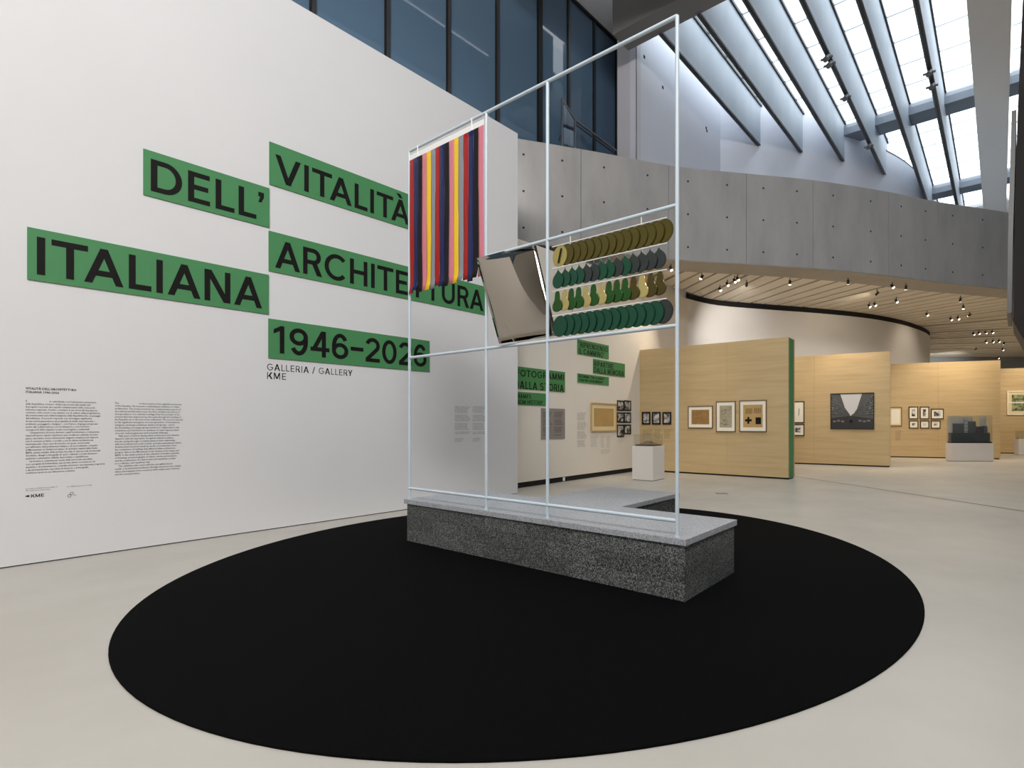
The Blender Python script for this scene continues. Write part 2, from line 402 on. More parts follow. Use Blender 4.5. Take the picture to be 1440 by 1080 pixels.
def word(plane, text, a0, z0, cap, width, off, track=4.0, depth=0.003, mb=None):
    """capitals of height cap standing on z0 from a0, stretched to the given width; solid letters depth proud of off"""
    mb = mb or MB(); x = 0; polys = []
    prev = ''
    for ch in text:
        x += KERN.get(prev + ch, 0); prev = ch
        for q in glyph_polys(ch): polys.append([(px + x, py) for px, py in q])
        x += G[ch][0] + track
    xs = [p[0] for q in polys for p in q]; lo, hi = min(xs), max(xs)
    kx = width / (hi - lo); ky = cap / 100.0
    for k_, q in enumerate(polys):
        n = len(q); lift = depth + (k_ % 3) * 0.0003
        f = [plane.at(a0 + (px - lo) * kx, z0 + py * ky, off + lift) for px, py in q]
        b = [plane.at(a0 + (px - lo) * kx, z0 + py * ky, off) for px, py in q]
        mb.add(f + b, [tuple(range(n))] + [(i, i + n, (i + 1) % n + n, (i + 1) % n) for i in range(n)])
    return mb
def print_lines(plane, lines, a0, z_top, pitch, size, width, off, mb, bold=0.0):
    """small printed text (built-in font) as flat letters on the plane; every line keeps its natural width, the longest fills width"""
    meshes = []
    for t in lines:
        if not t.strip(): meshes.append(None); continue
        c = bpy.data.curves.new('tmp', 'FONT'); c.body = t; c.size = 1; c.resolution_u = 1; c.offset = bold
        o = bpy.data.objects.new('tmp', c); COL.objects.link(o)
        me = bpy.data.meshes.new_from_object(o, depsgraph=None)
        bpy.data.objects.remove(o); bpy.data.curves.remove(c)
        meshes.append(([tuple(v.co) for v in me.vertices], [tuple(p.vertices) for p in me.polygons])); bpy.data.meshes.remove(me)
    mx = max(max(v[0] for v in m[0]) for m in meshes if m and m[0])
    kx = width / mx
    for i, m in enumerate(meshes):
        if not m: continue
        z = z_top - pitch * i - size * 0.7
        mb.add([plane.at(a0 + v[0] * kx, z + v[1] * size, off) for v in m[0]], m[1])
    return mb
# ------------------------------------------------------------------ room shell
LEFT = Plane((-6.35, 5.34), (0.745, 1))            # the tall title wall
REAR = Plane((0.49, 16.0), (0.68, 1))              # the wall behind it that leads into the gallery
SOF = 6.18                                          # underside of the ramp
UX, UY = 0.5896, 0.8077                             # direction of the roof fins (u); v runs across them to the right
def uv(u, v): return (u * UX + v * UY, u * UY - v * UX)

floor = struct(MB().box(-18, 34, -14, 44, -0.3, 0).build('floor', M_FLOOR))
j = MB()
a, b = Vector((4.87, 14.47, 0)), Vector((8.4, 4.17, 0)); t = (b - a).normalized(); q = Vector((-t.y, t.x, 0)) * 0.022
a -= t * 0.5; b += t * 4
j.add([a - q + Vector((0, 0, .002)), b - q + Vector((0, 0, .002)), b + q + Vector((0, 0, .002)), a + q + Vector((0, 0, .002))], [(0, 1, 2, 3)])
j.build('expansion_joint', M_TRACK, floor)
MB().box(2.02, 2.27, 10.9, 11.1, -0.01, 0.004).build('floor_socket_lid', mat('lid_grey', (130, 126, 120), 0.4), floor)

# title wall: from beyond the left edge of the picture to its end at x = 728 px
s_end = LEFT.measure(728, 690)[0]; ZW = 7.58
m = MB(); LEFT.box(m, -12, s_end, 0.012, ZW, 0, -0.30); wl = struct(m.build('wall_left', M_WALL))
m = MB(); LEFT.box(m, s_end - 0.30, s_end, 0.0, ZW, -0.30, -0.75); m.build('end_return', M_WALL, wl)
m = MB(); LEFT.box(m, -12, s_end, 0.0, 0.012, -0.02, -0.28); m.build('base_gap', M_GAP, wl)
# set back wall behind it
s0, s1 = -5.6, REAR.measure(967, 500)[0]
m = MB(); A_ = lambda a, z, o: REAR.at(a, z, o)
m.hexa([A_(s0, .125, 0), A_(s1, .125, 0), A_(s1, .125, -.3), A_(s0, .125, -.3), A_(s0, 5.66, 0), A_(s1, 5.98, 0), A_(s1, 5.98, -.3), A_(s0, 5.66, -.3)]); wr = struct(m.build('wall_left_rear', mat('warm_white_plaster', (226, 219, 208), 0.75, bump=0.03)))
m = MB(); REAR.box(m, s0, s1, 0.0, 0.125, -0.015, -0.28); m.build('recessed_base', M_GAP, wr)
m = MB(); REAR.box(m, -1.5, s1 + .02, 5.6, 6.34, -0.07, -0.29); m.build('bulkhead', M_WALLG, wr)
a = REAR.measure(793, 676)[0]
m = MB(); REAR.box(m, a - 0.03, a + 0.03, 0.02, 0.115, -0.015, 0.012); m.build('socket', M_WHITE, wr)

# curved wall at the back of the gallery, carried on above the ramp
CW = catmull([REAR.at(s1, 0).to_2d()[:], (3.75, 19.95), (6.2, 20.8), (8.0, 21.35), (10.4, 22.3), (12.4, 23.5), (14.0, 24.8), (15.4, 26.2), (16.4, 27.6), (17.4, 29.8), (18, 33), (18.3, 37.5)], 5)
wb = struct(ribbon(CW, 0.3, 0, 5.98).build('wall_back_curved', M_WALLG, smooth=True))
ribbon([(x, y) for x, y in CW], 0.26, 5.98, SOF).build('top_shadow_gap', M_GAP, wb, smooth=True)
UWL = Plane((0.5, 15.8), (3.4, 4.5))
CW2 = catmull([(3.9, 20.3), (5.2, 20.55), (6.2, 20.8), (8.0, 21.35), (10.4, 22.3), (12.4, 23.5), (14.0, 24.8), (15.4, 26.2), (16.4, 27.6), (17.4, 29.8), (18, 33), (18.3, 37.5)], 5)
KC = 21
wu = struct(ribbon(CW2[:KC + 1], 0.3, 6.4, 14.1).build('wall_upper_curved', M_UPPER, smooth=True))
ribbon(CW2[KC:], 0.3, 6.4, 13.5).build('wall_section', M_UPPER, wu, smooth=True)
ribbon(CW2[KC:], 0.34, 13.5, 13.58).build('coping', M_TRACK, wu, smooth=True)
m = MB(); UWL.box(m, 0, 5.64, 6.4, 14.3, 0, -0.25); wul = struct(m.build('wall_upper_left', M_UPPER))
# tie holes and seam on the upper wall
m = MB()
for px, py in ((906, 80), (932, 123), (993, 180), (994, 184)):
    a, z = UWL.measure(px, py); UWL.box(m, a - .05, a + .05, z - .05, z + .05, 0.0, 0.004)
m.build('tie_hole', M_HOLE, wul)
# pale return between glass facade and upper wall
PIL = Plane((-0.09, 16.3), (0.59, -0.5))
m = MB(); PIL.box(m, 0, 0.773, 6.4, 14.3, 0, -0.2); wp = struct(m.build('wall_upper_return', mat('pale_return_board', (212, 209, 214), 0.7)))
m = MB(); PIL.box(m, 0.75, 0.773, 6.4, 14.3, 0.003, -0.02); m.build('metal_edge', M_MULL, wp)
PR = Plane((-0.09, 16.3), (0.02, 1.3)); m = MB(); PR.box(m, 0.1, 1.3, 6.4, 14.3, 0.0, -0.0 + 0.12); m.build('return_face', M_UPPER, wp)

# concrete ramp parapet: curved, cast in panels with open joints and tie holes
RP = catmull([(-3.0, 13.4), (-0.8, 14.12), (1.63, 14.98), (3.8, 15.42), (5.93, 15.85), (8.3, 16.55), (10.66, 17.4), (13.7, 18.3), (17.4, 19.5), (21, 20.9)], 14)
RZ0, RZ1 = SOF, 8.85
ramp = setting('wall_ramp_parapet', (5, 15.6, RZ0))
ln = [0.0]
for i in range(1, len(RP)): ln.append(ln[-1] + math.dist(RP[i], RP[i - 1]))
def on_ramp(s):
    s = max(0, min(s, ln[-1] - 1e-6))
    for i in range(1, len(RP)):
        if ln[i] >= s:
            k = (s - ln[i - 1]) / (ln[i] - ln[i - 1]); return tuple(RP[i - 1][j] + (RP[i][j] - RP[i - 1][j]) * k for j in (0, 1))
def ramp_s(px):                       # arc length where the sight line of photo column px meets the parapet
    r = (px - CX) / F
    for i in range(1, len(RP)):
        if RP[i][0] / RP[i][1] >= r: return ln[i - 1] + (ln[i] - ln[i - 1]) * 0.5
    return ln[-1]
joints = [0.0] + [ramp_s(p) for p in (819, 1011 - 70, 1047, 1146, 1250, 1321)] + [ramp_s(1420) + 0.8, ln[-1]]
ribbon([on_ramp(k * ln[-1] / 90) for k in range(91)], 0.28, RZ0 + 0.02, RZ1 - 0.02).build('core', M_HOLE, ramp, smooth=True)
ramp.children[0].location = (0.016, 0.03, 0) if False else ramp.children[0].location
for i in range(len(joints) - 1):
    a, b = joints[i] + 0.006, joints[i + 1] - 0.006
    n = max(3, int((b - a) / 0.25)); c = []
    for k in range(n + 1):
        p = on_ramp(a + (b - a) * k / n); p2 = on_ramp(a + (b - a) * k / n + 0.02) if a + (b - a) * k / n + 0.02 < ln[-1] else p
        c.append(p)
    # panels stand 12 mm in front of the core
    off = []
    for k in range(len(c)):
        A = Vector(c[max(k - 1, 0)]); B = Vector(c[min(k + 1, len(c) - 1)]); t = (B - A).normalized(); off.append((c[k][0] + t.y * 0.015, c[k][1] - t.x * 0.015))
    ribbon(off, 0.32, RZ0, RZ1).build('concrete_panel', M_CONC, ramp, smooth=True)
m = MB()
for i in range(len(joints) - 1):
    a, b = joints[i], joints[i + 1]; n = max(1, round((b - a) / 1.35))
    for k in range(n):
        s = a + (b - a) * (k + 0.5) / n
        if s > ln[-1] - .3: continue
        p = Vector(on_ramp(s)); t = (Vector(on_ramp(s + 0.05)) - p).normalized(); nrm = Vector((t.y, -t.x))
        for z in (RZ0 + 0.38, RZ0 + 1.33, RZ0 + 2.28):
            c = p + nrm * 0.015
            r = 0.032; vs = []
            for q in range(8):
                g = t * (r * math.cos(q * math.pi / 4)); vs.append((c.x + g.x + nrm.x * 0.003, c.y + g.y + nrm.y * 0.003, z + r * math.sin(q * math.pi / 4)))
            m.add(vs, [tuple(range(8))])
tie = m.build('tie_hole', M_HOLE, ramp, normals=False); tie['kind'] = 'stuff'
# pale concrete lip under the parapet
ribbon([on_ramp(k * ln[-1] / 90) for k in range(91)], 1.0, RZ0 - 0.02, RZ0 + 0.2).build('lip', M_CONCL, ramp, smooth=True)

# soffit of the ramp: boards laid across the curve with dark gaps between them
PAIRS = [((-0.9, 14.75), (-0.65, 15.2)), ((2.15, 15.9), (1.4, 17.5)), ((4.7, 16.4), (3.5, 19.95)), ((9.3, 17.75), (7.5, 21.15)), ((13.3, 18.95), (10.8, 22.55)),
         ((17.4, 20.3), (13.65, 24.5)), ((28, 24.2), (16.6, 27.95)), ((31, 31), (18, 33)), ((31, 37.5), (18.3, 37.5))]
soff = setting('ceiling_soffit', (10, 20, SOF))
def pair(u):
    i = min(int(u), len(PAIRS) - 2); k = u - i; A, B = PAIRS[i], PAIRS[i + 1]
    return tuple(Vector(A[s]).lerp(Vector(B[s]), k) for s in (0, 1))
cuts = [0.0]
for i in range(len(PAIRS) - 1):
    L = (Vector(PAIRS[i + 1][1]) - Vector(PAIRS[i][1])).length; n = max(3, round(L / (0.62 if i < 5 else 0.75))); cuts += [i + (k + 1) / n for k in range(n)]
for i in range(len(cuts) - 1):
    o0, i0 = pair(cuts[i]); o1, i1 = pair(cuts[i + 1]); eo = (o1 - o0).normalized(); ei = (i1 - i0).normalized()
    wide = 0.13 if i % 4 == 0 else 0.095
    if cuts[i] >= 5: wide = 0.34 if i % 3 == 0 else 0.13
    o1 = o1 - eo * wide; i1 = i1 - ei * wide
    m = MB(); m.prism([tuple(o0), tuple(o1), tuple(i1), tuple(i0)], SOF, SOF + 0.06); m.build('soffit_board', M_SOFF, soff)
m = MB()
for i in range(len(PAIRS) - 1):
    A, B = PAIRS[i], PAIRS[i + 1]; ext = lambda P: tuple(Vector(P[1]) + (Vector(P[1]) - Vector(P[0])).normalized() * 0.6); m.prism([A[0], B[0], ext(B), ext(A)], SOF + 0.14, SOF + 0.2)
m.build('backing_board', M_GAP, soff)
# ramp floor and slab above the soffit, the walkway behind the title wall, closing pieces
m = MB(); m.prism([(-3.0, 13.8), (1.6, 15.4), (5.9, 16.3), (10.6, 17.9), (17.4, 20), (33, 26), (33, 43), (18.4, 43), (18, 33), (16.4, 27.9), (12.4, 23.8), (8, 21.7), (3.8, 20.4), (-0.1, 17.6)], SOF + 0.22, SOF + 0.5)
struct(m.build('floor_ramp', mat('pale_ramp_screed', (228, 226, 222), 0.5)))
m = MB(); LEFT.box(m, -12, s_end, 6.2, 6.4, -0.3, -2.6); struct(m.build('floor_walkway', M_FLOOR))

# glass facade above the title wall
GL = Plane((-0.1, 17.5), (0.76, 1))
gl = setting('window_1', (GL.at(-6, 6.4)))
edges = [GL.measure(x, 200)[0] for x in (441, 545.5, 631.5, 700, 759.5, 800, 836)]
edges = [edges[0] - 1.55 * k for k in range(8, 0, -1)] + edges + [-0.02]
edges[-1] = -0.02
for i in range(len(edges) - 1):
    m = MB(); GL.box(m, edges[i] + 0.04, edges[i + 1] - 0.04, 6.45, 14.22, -0.02, -0.05); m.build('pane', M_FACADE, gl)
for i, e in enumerate(edges):
    wide = 0.075 if i == len(edges) - 4 else 0.04
    m = MB(); GL.box(m, e - wide, e + wide, 6.4, 14.3, 0.03, -0.10); fr = m.build('mullion', M_MULLB if i == len(edges) - 4 else M_MULL, gl)
    m = MB(); GL.box(m, e - wide - 0.03, e - wide, 6.4, 14.3, 0.01, -0.09); m.build('gasket', M_MULLB, fr)
m = MB(); GL.box(m, edges[0], 0, 14.22, 14.3, 0.05, -0.1); m.build('head_rail', M_MULLB, gl)
m = MB(); GL.box(m, edges[0], 0, 6.3, 6.45, 0.05, -0.1); m.build('sill_rail', M_MULLB, gl)
m = MB(); GL.box(m, -22, 0.2, 0, 14.3, -0.6, -0.8); struct(m.build('wall_facade_backing', M_GAP))

# ------------------------------------------------------------------ roof: fins, cross beams, skylight glass, solid boards
VF = [-7.741 + 1.192 * k for k in range(6)]
VR = [1.42, 2.61, 3.80, 4.99, 6.18]
ENDS = [20.1, 21.7, 23.4, 26.0, 36, 36]
ZB, ZT = 12.5, 14.1
roof = setting('ceiling_skylight', (6, 18, ZB))
def ubox(mb, u0, u1, v0, v1, z0, z1):
    return mb.prism([uv(u0, v0), uv(u0, v1), uv(u1, v1), uv(u1, v0)], z0, z1)
def fin(v, u0, u1, thick=0.13):
    f = ubox(MB(), u0, u1, v - thick / 2, v + thick / 2, ZB, ZT).build('roof_fin', M_FIN, roof)
    ubox(MB(), u0, u1 + .01, v - thick / 2 - .006, v + thick / 2 + .006, ZB - 0.05, ZB).build('fin_edge', M_FINEDGE, f)
    ubox(MB(), u0, u1, v - 0.02, v + 0.02, ZB - 0.085, ZB - 0.05).build('light_track', M_TRACK, f)
    for s in (-1, 1):
        ubox(MB(), u0, u1, v + s * (thick / 2 + .03) - .025, v + s * (thick / 2 + .03) + .025, ZT - 0.1, ZT).build('glazing_rail', M_TRACK, f)
for v, e in zip(VF, ENDS): fin(v, 12.5, e)
for v in VR[:3]: fin(v, 12.5, 36)
for v in VF[1:] + [-0.59] + VR: fin(v, 3, 11.75)
ubox(MB(), 12.5, 37, -0.72, 0.24, ZB, ZT + .1).build('wide_beam', M_BAND, roof)
bm_ = ubox(MB(), 11.83, 12.6, -8.9, 12, ZB, ZT + .2).build('cross_beam', M_BEAM, roof)
for u0, v0, v1 in ((23.1, -5.30, 6.2), (31.8, -2.9, 6.2)):
    m = MB(); r0 = u0; r1 = u0 + 0.9
    prof = [(r0, 13.5), (r0, 13.78), (r0 + .10, 13.95), (r0 + .3, 14.08), (r1, 14.08), (r1, 13.5)]
    vs = [(*uv(u, v0), z) for u, z in prof] + [(*uv(u, v1), z) for u, z in prof]; n = len(prof)
    m.add(vs, [tuple(range(n)), tuple(range(2 * n - 1, n - 1, -1))] + [(i, (i + 1) % n, (i + 1) % n + n, i + n) for i in range(n)])
    m.build('cross_beam', M_BEAMB, roof)
# glass sheets over the bays in view, each its own pane, with thin bars where they meet
ba = [-8.87] + VF + [-0.72]
bays = [(ba[i], ba[i + 1], 12.6, e) for i, e in zip(range(7), (20.0, 22.2, 24.5, 27.2, 31, 37, 37))] + [(0.24, VR[0], 12.6, 37), (VR[0], VR[1], 12.6, 37), (VR[1], VR[2], 12.6, 37)]
pane_mesh = {}
for v0, v1, u0, u1 in bays:
    n = max(1, round((u1 - u0) / 1.35)); st = (u1 - u0) / n
    for k in range(n):
        ubox(MB(), u0 + k * st + .012, u0 + (k + 1) * st - .012, v0 + .07, v1 - .07, 14.12, 14.14).build('glazing_pane', M_GLAZ, roof)
bar = mat('pale_glazing_bar', (206, 212, 214), 0.5)
m = MB()
for v0, v1, u0, u1 in bays:
    n = max(1, round((u1 - u0) / 1.35)); st = (u1 - u0) / n
    for k in range(1, n): ubox(m, u0 + k * st - .02, u0 + k * st + .02, v0 + .07, v1 - .07, 14.10, 14.16)
g = m.build('glazing_bar', bar, roof); g['kind'] = 'stuff'
vs = VF[1:] + [-0.59] + VR
for i in range(len(vs) - 1):
    for k in range(4):
        ubox(MB(), 3 + k * 2.2 + .02, 3 + (k + 1) * 2.2 - .02, vs[i] + .07, vs[i + 1] - .07, 14.12, 14.14).build('glazing_pane', M_GLAZ, roof)
# solid boards round the skylights
CZ0, CZ1 = 14.3, 14.5
cl = struct(ubox(MB(), -40, 11.85, -40, -6.5, CZ0, CZ1).build('ceiling', M_CEIL))
def more(u0, u1, v0, v1): ubox(MB(), u0, u1, v0, v1, CZ0, CZ1).build('ceiling_board', M_CEIL, cl)
more(-40, 11.85, 6.2, 30); more(-40, 3, -6.5, 6.2)
more(11.85, 60, -40, -9.0); more(11.85, 60, 3.82, 30); more(37, 60, -9.0, 3.82)
for v in (-7.9, -9.1):
    ubox(MB(), -9.0, 11.83, v - .025, v + .025, CZ0 - .05, CZ0).build('ceiling_joint', M_MULLB, cl)
# outer walls of the hall, mostly out of the picture
struct(MB().box(-18, 34, -14.3, -14, 0, 14.4).build('wall_front', M_WALLG))
struct(MB().box(33.7, 34, -14, 44, 0, 14.4).build('wall_right', M_WALLG))
struct(MB().box(17.0, 34, 37.5, 37.8, 0, 6.6).build('wall_back', mat('blue_grey_wall', (150, 156, 160), 0.7)))
struct(MB().box(-18.3, -18, -14, 44, 0, 14.4).build('wall_far_left', M_WALLG))
struct(ubox(MB(), 37.0, 37.2, -9.5, 12, 6.5, 14.3).build('wall_skylight_end', M_BEAM))
# ------------------------------------------------------------------ carpet
cc = (-0.734, 5.906); R = 3.615
me = MB(); n = 160
ring = [(cc[0] + R * math.cos(2 * math.pi * k / n), cc[1] + R * math.sin(2 * math.pi * k / n)) for k in range(n)]
me.prism(ring, 0.0, 0.012)
tag(me.build('round_carpet', M_CARPET, bevel=0.004), 'large round black carpet lying on the pale screed floor', 'carpet')

# ------------------------------------------------------------------ granite plinth
e = Vector((0.8200, -0.5724, 0)); nv = Vector((0.5724, 0.8200, 0))   # e: along the front to the right; nv: away from the viewer
FR = Vector((0.535, 4.315, 0))                                       # front right corner at the floor
def pl(a, b, z): q = FR - e * a + nv * b; return (q.x, q.y, z)       # a: metres to the left of that corner, b: metres back
L, D, HB, HS = 3.92, 1.04, 0.480, 0.055
B0 = 0.012
plinth = thing('granite_plinth', 'T-shaped bench plinth of dark speckled granite with a lighter slab top on the black carpet', 'plinth', pl(L / 2, D / 2, B0))
A0, A1, AD = 1.40, 2.60, 2.44                                        # the rear arm: from / to along the front, depth
def pbox(mb, a0, a1, b0, b1, z0, z1): return mb.hexa([pl(a1, b0, z0), pl(a0, b0, z0), pl(a0, b1, z0), pl(a1, b1, z0), pl(a1, b0, z1), pl(a0, b0, z1), pl(a0, b1, z1), pl(a1, b1, z1)])
m = MB(); pbox(m, 0.02, L - 0.02, 0.02, D - 0.02, B0, HB); pbox(m, A0 + .02, A1 - .02, D - 0.02, AD - 0.02, B0, HB)
m.build('core', M_GAP, plinth)
def tiles(a0, b0, a1, b1, inward):      # a run of facing tiles between two plan points, three courses in running bond
    ln_ = math.hypot(a1 - a0, b1 - b0); da, db = (a1 - a0) / ln_, (b1 - b0) / ln_
    rows = 3; hh = (HB - B0) / rows; g = 0.0012
    for r in range(rows):
        x = -(0.31 if r % 2 else 0.0)
        while x < ln_ - 1e-4:
            x0, x1 = max(x, 0), min(x + 0.62, ln_); x += 0.62
            if x1 - x0 < 0.02: continue
            c = [(x0 + g, 0), (x1 - g, 0), (x1 - g, 0.022), (x0 + g, 0.022)]
            j_ = random.uniform(-0.0008, 0.0008)
            P = [(a0 + da * u + inward[0] * (w_ + j_), b0 + db * u + inward[1] * (w_ + j_)) for u, w_ in c]
            z0, z1 = B0 + r * hh + g, B0 + (r + 1) * hh - g
            mb = MB(); mb.hexa([pl(p[0], p[1], z0) for p in P] + [pl(p[0], p[1], z1) for p in P]); mb.build('stone_tile', M_GRANITE2 if random.random() < 0.4 else M_GRANITE, plinth)
tiles(0, 0, L, 0, (0, 1)); tiles(0, D, 0, 0, (1, 0)); tiles(L, 0, L, D, (-1, 0))
tiles(0, D, A0, D, (0, -1)); tiles(A1, D, L, D, (0, -1)); tiles(A0, D, A0, AD, (1, 0)); tiles(A1, D, A1, AD, (-1, 0)); tiles(A0, AD, A1, AD, (0, -1))
o_ = 0.022
m = MB(); pbox(m, -o_, L + .04, -o_, D + o_, HB, HB + HS); m.build('top_slab', M_GRTOP, plinth, bevel=0.003)
m = MB(); pbox(m, A0 - o_, A1 + o_, D + o_ + .002, AD + o_, HB, HB + HS); m.build('top_slab', M_GRTOP, plinth, bevel=0.003)
ZS = HB + HS

# ------------------------------------------------------------------ steel frame on the plinth
FP = Vector((0.482, 4.40, 0)); ul = -e                                # foot of the right post; ul runs to the left
def fp(t, z, o=0.0): q = FP + ul * t - nv * o; return Vector((q.x, q.y, z))   # o: towards the viewer
T = [3.836, 2.392, 1.478, 0.0]; ZTOP = 4.93; r_ = 0.0172
frame = thing('display_stand', 'tall open frame of pale blue round tubes standing on the granite plinth', 'display stand', fp(1.9, ZS))
for k, t in enumerate(T):
    p = MB().tube(fp(t, ZS), fp(t, ZTOP - (0 if k in (0, 3) else 0.0)), r_, 16).build('post', M_TUBE, frame, smooth=True)
    MB().tube(fp(t, ZS), fp(t, ZS + 0.006), r_ * 1.35, 16).build('base_flange', M_TUBE, p, smooth=True)
for z, a, b in ((ZTOP, T[0], T[3]), (0.668, T[0], T[3]), (2.318, T[0], T[3]), (3.335, T[1], T[3])):
    MB().tube(fp(a, z), fp(b, z), r_ * (1.0 if z < 4 else 0.98), 16).build('rail', M_TUBE, frame, smooth=True)

# ------------------------------------------------------------------ striped banner in the left bay
banner = thing('striped_banner', 'hanging banner of glossy red, navy, black, pink, yellow and grey strips in the frame', 'banner', fp((T[0] + T[1]) / 2, 3.1))
t_l, t_r = T[0] - 0.022, T[1] + 0.03
SW = (t_l - t_r) / 16
cols = [('red', (158, 20, 12)), ('navy', (18, 30, 84)), ('black', (13, 12, 12)), ('pink', (204, 120, 136)), ('yellow', (232, 190, 34)), ('grey', (132, 134, 142))]
for i in range(16):
    cn, c = cols[i % 6]; M = mat(cn + '_vinyl', c, 0.32, spec=0.22, bump=0.05, bscale=14, stretch=(1, 1, .4))
    m = MB(); nz, nx = 22, 4; ph = i * 1.7; zb = 3.115 + 0.012 * math.sin(i * 2.3)
    for q in range(nz + 1):
        fz = q / nz; z = 4.80 + (zb - 4.80) * fz
        for x in range(nx + 1):
            u = x / nx; t = t_l - SW * (i + u * 1.06 - .03)
            bow = 0.003 * math.sin(math.pi * u) * (0.3 + fz) + 0.005 * math.sin(5 * fz + ph) * fz
            curl = 0.035 * max(0, fz - 0.93) / 0.07 * (0.5 + 0.5 * math.sin(i * 1.9))
            zz = z + 0.012 * max(0, fz - 0.95) / 0.05 * (math.sin(i * 1.3))
            m.v.append(tuple(fp(t, zz, 0.012 + bow + curl)))
    for q in range(nz):
        for x in range(nx):
            a = q * (nx + 1) + x; m.f.append((a, a + nx + 1, a + nx + 2, a + 1)); m.mi.append(0)
    o = m.build('strip', M, banner, smooth=True, normals=False)
    o['label'] = 'glossy %s vinyl strip' % cn
    s = o.modifiers.new('thickness', 'SOLIDIFY'); s.thickness = 0.001; s.offset = 0
def frame_box(mb, t0, t1, z0, z1, o0, o1):
    P = lambda t, o, z: tuple(fp(t, z, o))
    return mb.hexa([P(t0, o0, z0), P(t1, o0, z0), P(t1, o1, z0), P(t0, o1, z0), P(t0, o0, z1), P(t1, o0, z1), P(t1, o1, z1), P(t0, o1, z1)])
hb = frame_box(MB(), t_l, t_r, 4.795, 4.865, 0.004, 0.012).build('hanging_bar', M_WHITE, banner)
for t in (t_l - 0.17, t_r + 0.2):
    MB().tube(fp(t, 4.80, 0.014), fp(t, ZTOP + .01, 0.014), 0.008, 8).build('hook', M_WHITE, hb)

# ------------------------------------------------------------------ tilted mirror sheet
def bay(px, py, o):                   # point of the frame's plane, moved o towards the viewer, under a photo point
    P = Plane((FP.x - nv.x * o, FP.y - nv.y * o), (e.x, e.y)); a, z = P.measure(px, py); return P.at(a, z)
mir = thing('steel_mirror', 'polished steel sheet hanging tilted between the banner and the rack of discs', 'mirror', fp(1.9, 2.9))
TL, BL = bay(670, 363.5, 0.075), bay(702, 483.5, 0.06); TR, BR = bay(752, 341.5, -0.05), bay(782, 472, -0.045)
NU, NV = 16, 12; m = MB()
nrm = ((TR - TL).cross(BL - TL)).normalized()
if nrm.y > 0: nrm = -nrm
for q in range(NV + 1):
    for p in range(NU + 1):
        u, v = p / NU, q / NV
        c = TL.lerp(TR, u).lerp(BL.lerp(BR, u), v)
        m.v.append(tuple(c + nrm * 0.03 * math.sin(math.pi * u) * math.sin(math.pi * v)))
for q in range(NV):
    for p in range(NU):
        a = q * (NU + 1) + p; m.f.append((a, a + NU + 1, a + NU + 2, a + 1)); m.mi.append(0)
sh = m.build('sheet', M_MIRROR, mir, smooth=True, normals=False)
so = sh.modifiers.new('thickness', 'SOLIDIFY'); so.thickness = 0.004; so.offset = 1
def edge_strip(A, B, name='edge'):
    d = (B - A).normalized(); s = nrm.cross(d) * 0.006; k = nrm * 0.008
    MB().hexa([A - s - k, B - s - k, B + s - k, A + s - k, A - s + k, B - s + k, B + s + k, A + s + k]).build(name, M_MULLB, mir)
edge_strip(TR, BR)
for A in (TL.lerp(TR, 0.75), TL.lerp(TR, 0.93)):
    top = Vector((A.x, A.y, 3.345)); MB().tube(A - nrm * 0.01, top + nv * 0.0, 0.003, 6).build('hanger', M_STEEL, mir)
MB().tube(BL.lerp(BR, .2).lerp(TL.lerp(TR, .2), .22) + nrm * .012, BL.lerp(BR, .28) + nrm * .008, 0.005, 8).build('clip_bar', mat('satin_grey', (120, 114, 106), 0.5), mir)

# ------------------------------------------------------------------ rack of strung discs in the right bay
rack = thing('hanging_rack', 'thin white rack of four rods hung inside the right bay of the frame', 'rack', fp(0.75, 2.95))
RT0, RT1 = 1.405, 0.10; RZ = [3.252, 3.034, 2.808, 2.560]
for z in RZ:
    MB().tube(fp(RT0 + 0.01, z), fp(RT1, z), 0.0055, 8).build('rod', M_WHITE, rack, smooth=True)
for t in (1.18, 0.36):
    MB().tube(fp(t, 3.335), fp(t, RZ[3], -0.03), 0.005, 8).build('hanger', M_WHITE, rack, smooth=True)
ORD = 'first second third fourth fifth sixth seventh eighth ninth tenth eleventh twelfth thirteenth fourteenth fifteenth'.split()
def lathe2d(kind):
    if kind == 'disc': return [(0.104 * math.cos(a), -0.104 + 0.104 * math.sin(a)) for a in [2 * math.pi * k / 40 for k in range(40)]]
    if kind == 'onion':
        P = [(0.0, 0.0), (0.007, -0.02), (0.018, -0.036), (0.042, -0.056), (0.068, -0.084), (0.080, -0.118), (0.076, -0.152), (0.058, -0.180), (0.030, -0.196), (0, -0.200)]
    else:
        P = [(0, 0), (0.018, -0.004), (0.031, -0.020), (0.036, -0.045), (0.039, -0.075), (0.050, -0.100), (0.068, -0.128), (0.070, -0.160), (0.055, -0.188), (0.028, -0.202), (0, -0.205)]
    s = catmull(P, 4); return s + [(-x, y) for x, y in reversed(s[1:-1])]
def plate_mesh(kind):
    prof = lathe2d(kind); m = MB(); n = len(prof); th = 0.0014
    cx_, cy_ = 0, sum(p[1] for p in prof) / n
    dome = lambda k: 0.0
    f = [(x, -th, y) for x, y in prof]; b = [(x, th, y) for x, y in prof]
    fi = [(x * 0.93, -th - 0.0025, cy_ + (y - cy_) * 0.93) for x, y in prof]
    m.add(f + b + fi, [(i, (i + 1) % n, (i + 1) % n + n, i + n) for i in range(n)] + [tuple(range(2 * n - 1, n - 1, -1)), tuple(range(2 * n, 3 * n))] + [(i, i + 2 * n, (i + 1) % n + 2 * n, (i + 1) % n) for i in range(n)])
    return m
def sheen(n, c): return mat(n, c, 0.2, metal=0.4, spec=0.3)
OLIVE, OLIVE2 = sheen('olive_mirror', (76, 68, 17)), sheen('brass_mirror', (160, 148, 84))
